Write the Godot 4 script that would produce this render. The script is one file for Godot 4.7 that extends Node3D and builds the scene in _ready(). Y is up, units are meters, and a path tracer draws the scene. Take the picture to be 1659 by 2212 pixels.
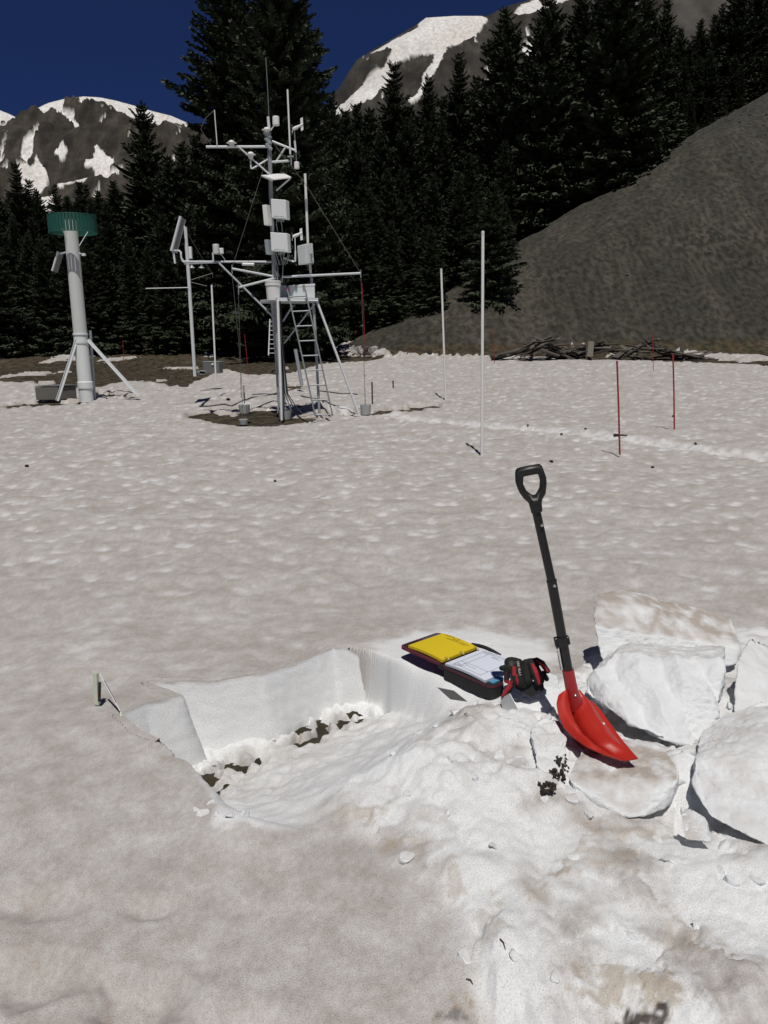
extends Node3D
# Snow study plot below spruce forest: a snow pit with shovel in front, a weather tower and a precipitation gauge behind.

var cam: Camera3D
var used := {}
var rng := RandomNumberGenerator.new()
var _c := Color.WHITE

# ---------------------------------------------------------------- naming helpers
func numbered(n: String) -> String:
	if not used.has(n):
		used[n] = 0
		return n
	used[n] += 1
	return "%s_%03d" % [n, used[n]]

func tag(o: Node, label: String, category: String, group := "", kind := "") -> Node:
	if label != "": o.set_meta("label", label)
	if category != "": o.set_meta("category", category)
	if group != "": o.set_meta("group", group)
	if kind != "": o.set_meta("kind", kind)
	return o

func thing(called: String, label: String, category: String, group := "", at := Vector3.ZERO) -> Node3D:
	var o := Node3D.new()
	o.name = numbered(called)
	add_child(o)
	o.position = at
	tag(o, label, category, group)
	return o

func obj(called: String, st, m: Material, parent: Node = null) -> MeshInstance3D:
	var o := MeshInstance3D.new()
	o.mesh = st.commit() if st is SurfaceTool else st
	o.material_override = m
	if parent == null or parent == self:
		o.name = numbered(called)
		add_child(o)
	else:
		var n := called
		var k := 0
		while parent.has_node(NodePath(n)):
			k += 1
			n = "%s_%03d" % [called, k]
		o.name = n
		parent.add_child(o)
		if parent is Node3D and parent.get_parent() == self:
			o.position = -parent.position      # part shapes are given in world space
	return o

# ---------------------------------------------------------------- places: from a view line to a point of the world
func ray(px: float, py: float) -> Vector3:
	return cam.transform.basis * Vector3((px - 829.5) / 1720.0, -(py - 1106.0) / 1720.0, -1.0)
func U(px: float, py: float, d: float) -> Vector3:
	return cam.position + ray(px, py) * d
func V(px: float, py: float, z: float) -> Vector3:
	var v := ray(px, py)
	return cam.position + v * (z / v.z)
func H(px: float, py: float, h: float) -> Vector3:
	var v := ray(px, py)
	return cam.position + v * ((h - cam.position.y) / v.y)
func GF(px: float, py: float) -> Vector3:
	var v := ray(px, py)
	var t := 1.0
	while t < 400.0:
		var p := cam.position + v * t
		if p.y < floor_h(p.x, p.z):
			var lo := t - (0.02 * t + 0.02)
			var hi := t
			for i in 16:
				var m := (lo + hi) * 0.5
				var q := cam.position + v * m
				if q.y < floor_h(q.x, q.z): hi = m
				else: lo = m
			return cam.position + v * hi
		t += 0.02 * t + 0.02
	return cam.position + v * 400.0

# ---------------------------------------------------------------- mesh helpers
func mb() -> SurfaceTool:
	var st := SurfaceTool.new()
	st.begin(Mesh.PRIMITIVE_TRIANGLES)
	return st
func tri(st: SurfaceTool, a: Vector3, b: Vector3, c: Vector3, na: Vector3, nb: Vector3, nc: Vector3) -> void:
	if (b - a).cross(c - a).dot(na + nb + nc) > 0.0:
		var t := b; b = c; c = t
		t = nb; nb = nc; nc = t
	st.set_normal(na); st.add_vertex(a)
	st.set_normal(nb); st.add_vertex(b)
	st.set_normal(nc); st.add_vertex(c)
func flat(st: SurfaceTool, a: Vector3, b: Vector3, c: Vector3, out: Vector3) -> void:
	var n := (b - a).cross(c - a)
	if n.length_squared() < 1e-16: return
	n = n.normalized()
	if n.dot(out) < 0.0: n = -n
	tri(st, a, b, c, n, n, n)
func quad(st: SurfaceTool, a: Vector3, b: Vector3, c: Vector3, d: Vector3, out: Vector3) -> void:
	flat(st, a, b, c, out); flat(st, a, c, d, out)
func side(ax: Vector3) -> Vector3:
	var s := ax.cross(Vector3.UP)
	if s.length() < 0.01: s = ax.cross(Vector3.RIGHT)
	return s.normalized()
func tube(st: SurfaceTool, a: Vector3, b: Vector3, ra: float, rb := -1.0, n := 8, caps := true) -> void:
	if rb < 0.0: rb = ra
	var ax := (b - a).normalized()
	var u := side(ax)
	var w := ax.cross(u)
	for i in n:
		var d0 := u * cos(TAU * i / n) + w * sin(TAU * i / n)
		var d1 := u * cos(TAU * (i + 1) / n) + w * sin(TAU * (i + 1) / n)
		tri(st, a + d0 * ra, b + d0 * rb, b + d1 * rb, d0, d0, d1)
		tri(st, a + d0 * ra, b + d1 * rb, a + d1 * ra, d0, d1, d1)
		if caps:
			flat(st, a, a + d0 * ra, a + d1 * ra, -ax)
			flat(st, b, b + d0 * rb, b + d1 * rb, ax)
func path(st: SurfaceTool, pts: Array, r: float, n := 6, r2 := -1.0) -> void:
	if r2 < 0.0: r2 = r
	var k := pts.size()
	var prev := []
	var u := Vector3.ZERO
	for i in k:
		var t: Vector3 = (pts[min(i + 1, k - 1)] - pts[max(i - 1, 0)]).normalized()
		if i == 0: u = side(t)
		else:
			u = (u - t * u.dot(t))
			u = u.normalized() if u.length() > 0.001 else side(t)
		var w := t.cross(u)
		var rr: float = lerp(r, r2, float(i) / max(1, k - 1))
		var ring := []
		for j in n:
			var d := u * cos(TAU * j / n) + w * sin(TAU * j / n)
			ring.append([pts[i] + d * rr, d])
		if i > 0:
			for j in n:
				var q := (j + 1) % n
				tri(st, prev[j][0], ring[j][0], ring[q][0], prev[j][1], ring[j][1], ring[q][1])
				tri(st, prev[j][0], ring[q][0], prev[q][0], prev[j][1], ring[q][1], prev[q][1])
		if i == 0 or i == k - 1:
			for j in n:
				flat(st, pts[i], ring[j][0], ring[(j + 1) % n][0], -t if i == 0 else t)
		prev = ring
# profile: array of Vector2(radius, height along axis)
func lathe(st: SurfaceTool, base: Vector3, ax: Vector3, prof: Array, n := 20) -> void:
	ax = ax.normalized()
	var u := side(ax)
	var w := ax.cross(u)
	for k in prof.size() - 1:
		var p: Vector2 = prof[k]
		var q: Vector2 = prof[k + 1]
		var e := q - p
		var nr := Vector2(e.y, -e.x).normalized()
		for i in n:
			var d0 := u * cos(TAU * i / n) + w * sin(TAU * i / n)
			var d1 := u * cos(TAU * (i + 1) / n) + w * sin(TAU * (i + 1) / n)
			var n0 := d0 * nr.x + ax * nr.y
			var n1 := d1 * nr.x + ax * nr.y
			var a := base + d0 * p.x + ax * p.y
			var b := base + d0 * q.x + ax * q.y
			var c := base + d1 * q.x + ax * q.y
			var d := base + d1 * p.x + ax * p.y
			if q.x > 0.0001: tri(st, a, b, c, n0, n0, n1)
			if p.x > 0.0001: tri(st, a, c, d, n0, n1, n1)
# chamfered box; X, Y, Z are half axes
func cbox(st: SurfaceTool, c: Vector3, X: Vector3, Y: Vector3, Z: Vector3, b := 0.004) -> void:
	var ux := X.normalized(); var uy := Y.normalized(); var uz := Z.normalized()
	var P := {}
	for sx in [-1, 1]:
		for sy in [-1, 1]:
			for sz in [-1, 1]:
				var k: Vector3 = c + X * sx + Y * sy + Z * sz
				P[Vector3i(sx, sy, sz)] = [k - uy * sy * b - uz * sz * b, k - ux * sx * b - uz * sz * b, k - ux * sx * b - uy * sy * b]
	for s in [-1, 1]:
		quad(st, P[Vector3i(s, -1, -1)][0], P[Vector3i(s, 1, -1)][0], P[Vector3i(s, 1, 1)][0], P[Vector3i(s, -1, 1)][0], ux * s)
		quad(st, P[Vector3i(-1, s, -1)][1], P[Vector3i(1, s, -1)][1], P[Vector3i(1, s, 1)][1], P[Vector3i(-1, s, 1)][1], uy * s)
		quad(st, P[Vector3i(-1, -1, s)][2], P[Vector3i(1, -1, s)][2], P[Vector3i(1, 1, s)][2], P[Vector3i(-1, 1, s)][2], uz * s)
	for s in [-1, 1]:
		for t in [-1, 1]:
			quad(st, P[Vector3i(s, t, -1)][0], P[Vector3i(s, t, 1)][0], P[Vector3i(s, t, 1)][1], P[Vector3i(s, t, -1)][1], ux * s + uy * t)
			quad(st, P[Vector3i(s, -1, t)][0], P[Vector3i(s, 1, t)][0], P[Vector3i(s, 1, t)][2], P[Vector3i(s, -1, t)][2], ux * s + uz * t)
			quad(st, P[Vector3i(-1, s, t)][1], P[Vector3i(1, s, t)][1], P[Vector3i(1, s, t)][2], P[Vector3i(-1, s, t)][2], uy * s + uz * t)
			for q in [-1, 1]:
				var a: Array = P[Vector3i(s, t, q)]
				flat(st, a[0], a[1], a[2], ux * s + uy * t + uz * q)
# solid of a flat outline (may be concave) pushed along off
func prism(st: SurfaceTool, pts: Array, off: Vector3) -> void:
	var n := off.normalized()
	var u := side(n)
	var w := n.cross(u)
	var p2 := PackedVector2Array()
	for p in pts: p2.append(Vector2((p - pts[0]).dot(u), (p - pts[0]).dot(w)))
	var ix := Geometry2D.triangulate_polygon(p2)
	for i in range(0, ix.size(), 3):
		flat(st, pts[ix[i]], pts[ix[i + 1]], pts[ix[i + 2]], -n)
		flat(st, pts[ix[i]] + off, pts[ix[i + 1]] + off, pts[ix[i + 2]] + off, n)
	var cw := Geometry2D.is_polygon_clockwise(p2)
	for i in pts.size():
		var a: Vector3 = pts[i]
		var b: Vector3 = pts[(i + 1) % pts.size()]
		var o := (b - a).cross(n) * (-1.0 if cw else 1.0)
		quad(st, a, b, b + off, a + off, o)

# ---------------------------------------------------------------- materials
func mat(col: Color, rough := 0.6, metal := 0.0) -> StandardMaterial3D:
	var m := StandardMaterial3D.new()
	m.albedo_color = col.linear_to_srgb()
	m.roughness = rough
	m.metallic = metal
	return m
func noise(freq: float, seed_: int, oct := 3, type := FastNoiseLite.TYPE_SIMPLEX_SMOOTH) -> FastNoiseLite:
	var n := FastNoiseLite.new()
	n.noise_type = type
	n.frequency = freq
	n.seed = seed_
	n.fractal_octaves = oct
	n.fractal_type = FastNoiseLite.FRACTAL_FBM if oct > 1 else FastNoiseLite.FRACTAL_NONE
	return n
func cells(freq: float, seed_: int) -> FastNoiseLite:
	var n := noise(freq, seed_, 1, FastNoiseLite.TYPE_CELLULAR)
	n.cellular_return_type = FastNoiseLite.RETURN_DISTANCE
	n.cellular_jitter = 1.0
	return n
func ramp(offs: Array, cols: Array) -> Gradient:
	var g := Gradient.new()
	g.offsets = PackedFloat32Array(offs)
	var c := PackedColorArray()
	for x in cols: c.append(x)
	g.colors = c
	return g
func ntex(n: FastNoiseLite, size: int, g: Gradient = null, normal := false, bump := 8.0) -> NoiseTexture2D:
	var t := NoiseTexture2D.new()
	t.width = size; t.height = size
	t.seamless = true
	t.noise = n
	if g: t.color_ramp = g
	t.as_normal_map = normal
	t.bump_strength = bump
	return t
func tripl(m: StandardMaterial3D, s: float) -> StandardMaterial3D:
	m.uv1_triplanar = true
	m.uv1_world_triplanar = true
	m.uv1_scale = Vector3(s, s, s)
	return m

var M := {}
func make_materials() -> void:
	var g := Color(1, 1, 1)
	# snow: base colour comes with the vertices; the texture is grain and specks of needle litter
	var s := mat(g, 0.75)
	s.vertex_color_use_as_albedo = true
	s.albedo_texture = ntex(noise(0.16, 5, 4), 1024, ramp([0.0, 0.24, 0.34, 0.5, 0.7, 1.0], [Color(.74, .66, .61), Color(.85, .81, .78), Color(.92, .91, .90), Color(.95, .95, .95), Color(.98, .98, .98), Color(1, 1, 1)]))
	s.normal_enabled = true
	s.normal_texture = ntex(noise(0.22, 8, 3), 1024, null, true, 6.0)
	s.normal_scale = 0.8
	M.snow = tripl(s, 0.9)
	s.normal_scale = 0.35
	var b := mat(g, 0.65)
	b.vertex_color_use_as_albedo = true
	b.albedo_texture = ntex(noise(0.12, 15, 4), 1024, ramp([0.0, 0.3, 0.5, 1.0], [Color(.86, .85, .84), Color(.94, .94, .94), Color(.97, .97, .97), Color(1, 1, 1)]))
	b.normal_enabled = true
	b.normal_texture = ntex(noise(0.13, 18, 4), 1024, null, true, 8.0)
	b.normal_scale = 0.6
	M.block = tripl(b, 1.6)
	var e := mat(g, 0.95)
	e.vertex_color_use_as_albedo = true
	e.albedo_texture = ntex(noise(0.03, 25, 7), 1024, ramp([0.0, 0.36, 0.46, 0.54, 0.64, 1.0], [Color(.40, .40, .36), Color(.60, .60, .54), Color(.76, .75, .71), Color(.86, .84, .80), Color(.97, .95, .92), Color(1, 1, 1)]))
	e.normal_enabled = true
	e.normal_texture = ntex(noise(0.03, 25, 7), 1024, null, true, 14.0)
	M.earth = tripl(e, 0.075)
	var k := mat(g, 0.95)
	k.vertex_color_use_as_albedo = true
	k.albedo_texture = ntex(noise(0.03, 35, 6), 1024, ramp([0.0, 0.38, 0.5, 0.62, 1.0], [Color(.78, .77, .76), Color(.87, .86, .85), Color(.93, .93, .92), Color(.97, .97, .97), Color(1, 1, 1)]))
	k.normal_enabled = true
	k.normal_texture = ntex(noise(0.02, 38, 6), 1024, null, true, 4.0)
	M.rock = tripl(k, 0.0045)
	var f := mat(g, 0.7)
	f.vertex_color_use_as_albedo = true
	M.needle = f
	M.bark = mat(Color(.05, .04, .032), .95)
	M.white = mat(Color(.74, .75, .74), .45)
	M.white_metal = mat(Color(.62, .65, .67), .4)
	M.pvc = mat(Color(.70, .74, .74), .5)
	M.gauge = mat(Color(.56, .59, .58), .5)
	M.alu = mat(Color(.27, .29, .30), .45, .55)
	M.steel = mat(Color(.33, .35, .36), .5, .5)
	M.galv = mat(Color(.40, .44, .47), .5, .45)
	M.dark = mat(Color(.02, .02, .021), .6)
	M.cable = mat(Color(.03, .03, .034), .55)
	M.wire = mat(Color(.16, .15, .14), .5, .4)
	M.green = mat(Color(.008, .080, .060), .6)
	M.red = mat(Color(.30, .02, .025), .45)
	M.panel = mat(Color(.02, .022, .035), .2)
	M.panel_back = mat(Color(.20, .20, .21), .6)
	M.box_grey = mat(Color(.14, .15, .15), .6, .2)
	M.box_stone = mat(Color(.15, .145, .13), .85)
	M.concrete = mat(Color(.36, .38, .38), .85)
	M.wood = mat(g, .9)
	M.wood.vertex_color_use_as_albedo = true
	M.black_plastic = mat(Color(.010, .010, .011), .45)
	M.black_shaft = mat(Color(.012, .012, .013), .35)
	M.red_plastic = mat(Color(.42, .022, .013), .42)
	M.red_socket = mat(Color(.34, .02, .022), .4)
	M.bolt = mat(Color(.55, .55, .55), .3, .8)
	M.blue_sticker = mat(Color(.02, .04, .16), .5)
	M.sticker = mat(Color(.55, .55, .55), .5)
	M.maroon = mat(Color(.095, .012, .03), .85)
	M.nylon = mat(Color(.012, .012, .014), .8)
	M.slate = mat(Color(.05, .06, .09), .8)
	M.yellow = mat(Color(.62, .46, .008), .7)
	M.paper = mat(Color(.62, .66, .76), .75)
	M.ink = mat(Color(.10, .10, .13), .8)
	M.ink_brown = mat(Color(.14, .09, .01), .8)
	M.blue = mat(Color(.10, .30, .50), .3)
	M.blade = mat(Color(.55, .57, .57), .4, .5)
	M.card = mat(Color(.20, .20, .20), .5, .3)
	M.glove = mat(g, .85)
	M.glove.vertex_color_use_as_albedo = true
	M.rule = mat(Color(.55, .60, .50), .6)
	M.rule_black = mat(Color(.015, .015, .015), .6)
	M.cone = mat(Color(.018, .012, .010), .9)
	M.twig = mat(Color(.10, .075, .055), .9)
	M.shrub = mat(Color(.055, .045, .035), .9)
	M.soil = mat(Color(.028, .021, .015), .95)
	M.grass = mat(g, .9)
	M.grass.vertex_color_use_as_albedo = true
	M.stone = mat(Color(.07, .069, .068), .9)
	M.orange = mat(Color(.45, .08, .03), .5)

# ---------------------------------------------------------------- terrain functions
var nBig: FastNoiseLite; var nMid: FastNoiseLite; var nCup: FastNoiseLite; var nCup2: FastNoiseLite
var nFine: FastNoiseLite; var nDirt: FastNoiseLite; var nDirt2: FastNoiseLite; var nLump: FastNoiseLite; var nLump2: FastNoiseLite
var nRub: FastNoiseLite; var nDome: FastNoiseLite; var nGrain: FastNoiseLite; var nSlab: FastNoiseLite; var nEdge: FastNoiseLite; var nHill: FastNoiseLite; var nRidge: FastNoiseLite
func make_noises() -> void:
	nBig = noise(0.25, 101, 2); nMid = noise(1.1, 102, 3)
	nCup = cells(4.0, 103); nCup2 = cells(1.5, 104)
	nFine = noise(9.0, 105, 3); nDirt = noise(1.6, 106, 4); nDirt2 = noise(7.0, 107, 3)
	nLump = cells(7.0, 108); nLump2 = cells(17.0, 109)
	nEdge = noise(2.4, 110, 4); nHill = noise(0.05, 111, 4); nRidge = noise(2.2, 112, 3)
	nGrain = noise(34.0, 115, 2)
	nSlab = cells(4.6, 116); nSlab.cellular_return_type = FastNoiseLite.RETURN_CELL_VALUE
	nDome = cells(3.3, 117)
	nRub = noise(6.5, 113, 4); nRub.fractal_type = FastNoiseLite.FRACTAL_RIDGED
	nRidge.fractal_type = FastNoiseLite.FRACTAL_RIDGED

func smin(a: float, b: float, k: float) -> float:
	var h := clampf(0.5 + 0.5 * (b - a) / k, 0.0, 1.0)
	return lerpf(b, a, h) - k * h * (1.0 - h)
func floor_h(x: float, z: float) -> float:
	var d := -z
	var h := 0.0
	if d > 15.0: h += 0.5 * 0.03 / 6.0 * minf(d - 15.0, 6.0) * minf(d - 15.0, 6.0) + 0.03 * clampf(d - 21.0, 0.0, 60.0)
	if d > 36.0:
		var q := minf(1.0, 95.0 / d)
		var a := 0.545 * (x * q + 2.6)
		var b := 0.80 * (d * q - 39.5)
		var s := smin(a, b, 3.0)
		if s > -3.0:
			var up := 0.5 * (s + sqrt(s * s + 1.0)) - 0.15
			h += maxf(0.0, up) + nHill.get_noise_2d(x, z) * 1.1 * clampf(s * 0.12, 0.0, 1.0)
	if d > 46.0 and x < -10.0:
		h += 0.12 * smoothstep(0.0, 20.0, -x - 10.0) * minf(d - 46.0, 60.0)
	return h

func sd_poly(x: float, z: float, p: PackedVector2Array) -> float:
	var n := p.size()
	var best := 1e9
	var inside := false
	var j := n - 1
	for i in n:
		var a := p[i]
		var b := p[j]
		var ex := b.x - a.x
		var ey := b.y - a.y
		var wx := x - a.x
		var wy := z - a.y
		var t := clampf((wx * ex + wy * ey) / (ex * ex + ey * ey + 1e-9), 0.0, 1.0)
		var dx := wx - ex * t
		var dy := wy - ey * t
		best = minf(best, dx * dx + dy * dy)
		if ((a.y > z) != (b.y > z)) and (x < ex * (z - a.y) / ey + a.x): inside = not inside
		j = i
	return -sqrt(best) if inside else sqrt(best)

var pit := PackedVector2Array([Vector2(-1.16, -3.63), Vector2(-.85, -3.62), Vector2(-.62, -3.73), Vector2(-.29, -4.10), Vector2(-.20, -4.06), Vector2(.02, -3.93), Vector2(.35, -3.62), Vector2(.75, -3.5), Vector2(1.2, -3.1), Vector2(1.2, -2.4), Vector2(.2, -2.3), Vector2(-.42, -2.36), Vector2(-.56, -2.44), Vector2(-.68, -2.67), Vector2(-.79, -2.84), Vector2(-.94, -3.0), Vector2(-1.04, -3.07), Vector2(-1.17, -3.23), Vector2(-1.10, -3.33), Vector2(-.955, -3.45)])
var pile := PackedVector2Array([Vector2(-.3, -2.75), Vector2(.2, -3.2), Vector2(.55, -3.45), Vector2(.95, -3.75), Vector2(1.3, -4.3), Vector2(2.6, -4.4), Vector2(3.2, -3.0), Vector2(2.4, -1.0), Vector2(.3, -1.0), Vector2(.13, -1.62), Vector2(.08, -2.05), Vector2(-.15, -2.35)])
var rb_az := PackedFloat32Array()
var rb_r := PackedFloat32Array()
var snow_patches: Array[PackedVector2Array] = []
var bare_patches: Array[PackedVector2Array] = []
var trail: Array[Vector2] = []
var hollows := []   # old boot holes near the camera
var stains := []   # soil and litter stains on the spoil: place, size, strength (over 1 is bare soil)

func wpoly(px: Array) -> PackedVector2Array:
	var out := PackedVector2Array()
	for i in range(0, px.size(), 2):
		var p := GF(px[i], px[i + 1])
		out.append(Vector2(p.x, p.z))
	return out
func make_plan() -> void:
	var far := wpoly([-200, 826, 0, 822, 60, 824, 120, 827, 190, 834, 280, 820, 403, 832, 449, 808, 488, 794, 533, 807, 603, 809, 659, 794, 695, 783, 785, 778, 812, 771, 835, 757, 905, 757, 1080, 763, 1200, 769, 1300, 774, 1460, 779, 1659, 786, 1900, 790])
	for p in far:
		rb_az.append(atan2(p.x, -p.y))
		rb_r.append(p.length())
	for q in [[75, 784, 115, 760, 200, 744, 240, 735, 318, 737, 300, 747, 220, 757, 215, 768, 130, 778],
			[205, 776, 300, 766, 300, 771, 215, 781],
			[0, 806, 60, 801, 120, 799, 118, 804, 40, 809, 0, 814],
			[360, 744, 440, 735, 470, 733, 420, 741],
			[428, 768, 445, 754, 475, 737, 530, 722, 566, 722, 560, 740, 520, 757, 470, 768],
			[700, 748, 715, 738, 770, 741, 835, 748, 850, 762, 800, 768, 730, 764],
			[1210, 742, 1222, 736, 1290, 738, 1288, 743],
			[1300, 754, 1312, 747, 1342, 756, 1350, 764, 1310, 766],
			[1430, 750, 1470, 746, 1659, 764, 1700, 775, 1600, 778]]:
		snow_patches.append(wpoly(q))
	for q in [[425, 896, 436, 886, 505, 890, 545, 882, 590, 880, 640, 892, 684, 896, 650, 903, 590, 906, 560, 910, 505, 909, 440, 902],
			[680, 896, 790, 886, 860, 879, 925, 871, 940, 877, 870, 887, 790, 894],
			[11, 872, 84, 863, 168, 857, 160, 870, 42, 876],
			[218, 845, 297, 853, 290, 858, 224, 850],
			[620, 832, 645, 829, 660, 831, 640, 836]]:
		bare_patches.append(wpoly(q))
	for q in [[290, 2165, .16, .11, .075], [60, 2110, .20, .10, .06], [520, 2230, .14, .10, .06], [330, 1975, .13, .07, .03], [90, 1960, .16, .08, .03]]:
		var p := H(q[0], q[1], 0.0)
		hollows.append([Vector2(p.x, p.z), Vector2(q[2], q[3]), q[4]])
	for q in [[1390, 2205, .07, .05, 1.95], [990, 2200, .05, .05, 1.6], [1340, 2140, .16, .07, .75], [1420, 2160, .10, .06, .8], [1160, 1950, .05, .06, .5], [1215, 1898, .06, .03, .8], [800, 1780, .10, .05, .6], [860, 1845, .08, .05, .55], [740, 1770, .06, .04, .5], [1380, 1800, .20, .07, .5], [1300, 1870, .16, .08, .45], [1060, 2010, .05, .10, .4], [1480, 2030, .10, .08, .4], [980, 1930, .03, .08, .5], [620, 1590, .05, .03, 1.4], [430, 1690, .05, .05, 1.4]]:
		var p := H(q[0], q[1], 0.0 if q[1] > 1720 else -.33)
		stains.append([Vector2(p.x, p.z), Vector2(q[2], q[3]), q[4]])
	for q in [[690, 884], [820, 896], [930, 908], [1080, 922], [1250, 938], [1400, 955], [1520, 968], [1659, 984], [1800, 1000]]:
		var p := GF(q[0], q[1])
		trail.append(Vector2(p.x, p.z))

# how far inside bare ground a point is (metres, negative on snow)
func bare(x: float, z: float, r: float) -> float:
	if r < 11.0: return -2.0
	var e := nEdge.get_noise_2d(x, z * 0.6) * 0.55
	var az := atan2(x, -z)
	var b := -3.0
	if absf(az) < 1.3:
		var k := 0
		var n := rb_az.size()
		while k < n - 2 and rb_az[k + 1] < az: k += 1
		var t := clampf((az - rb_az[k]) / (rb_az[k + 1] - rb_az[k]), 0.0, 1.0)
		b = (r - lerpf(rb_r[k], rb_r[k + 1], t)) * 0.7
		if r > 19.0:
			for p in snow_patches:
				if absf(x - p[0].x) > 24.0: continue
				b = minf(b, sd_poly(x, z, p) * 0.8)
		if r < 30.0:
			for p in bare_patches:
				if absf(x - p[0].x) > 7.0: continue
				b = maxf(b, -sd_poly(x, z, p))
	if r > 20.0 and r < 36.0 and b > -.5: b = minf(b, .9) - 1.5 * smoothstep(.42, .58, nEdge.get_noise_2d(x * .10 + 31.0, z * .38))
	return b + e * (0.5 if r < 19.0 else 1.0)

func ramp_pit(x: float, z: float) -> float:
	var s := (x + .55) * .7071 + (z + 3.75) * .7071
	return 1.0 - smoothstep(.18, 1.22, s + nMid.get_noise_2d(x * 2.0, z * 2.0) * .09)

func gauss(x: float, z: float, cx: float, cz: float, r: float) -> float:
	return exp(-((x - cx) * (x - cx) + (z - cz) * (z - cz)) / (r * r))

func soil_h(x: float, z: float) -> float:
	var r := sqrt(x * x + z * z)
	var h := floor_h(x, z) - lerpf(0.335, 0.10, smoothstep(7.0, 12.0, r))
	if r < 6.0: h += nFine.get_noise_2d(x, z) * .018 + nMid.get_noise_2d(x * 3.0, z * 3.0) * .012
	elif r < 110.0: h += nMid.get_noise_2d(x, z) * (.05 if r < 40.0 else .16)
	return h

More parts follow.
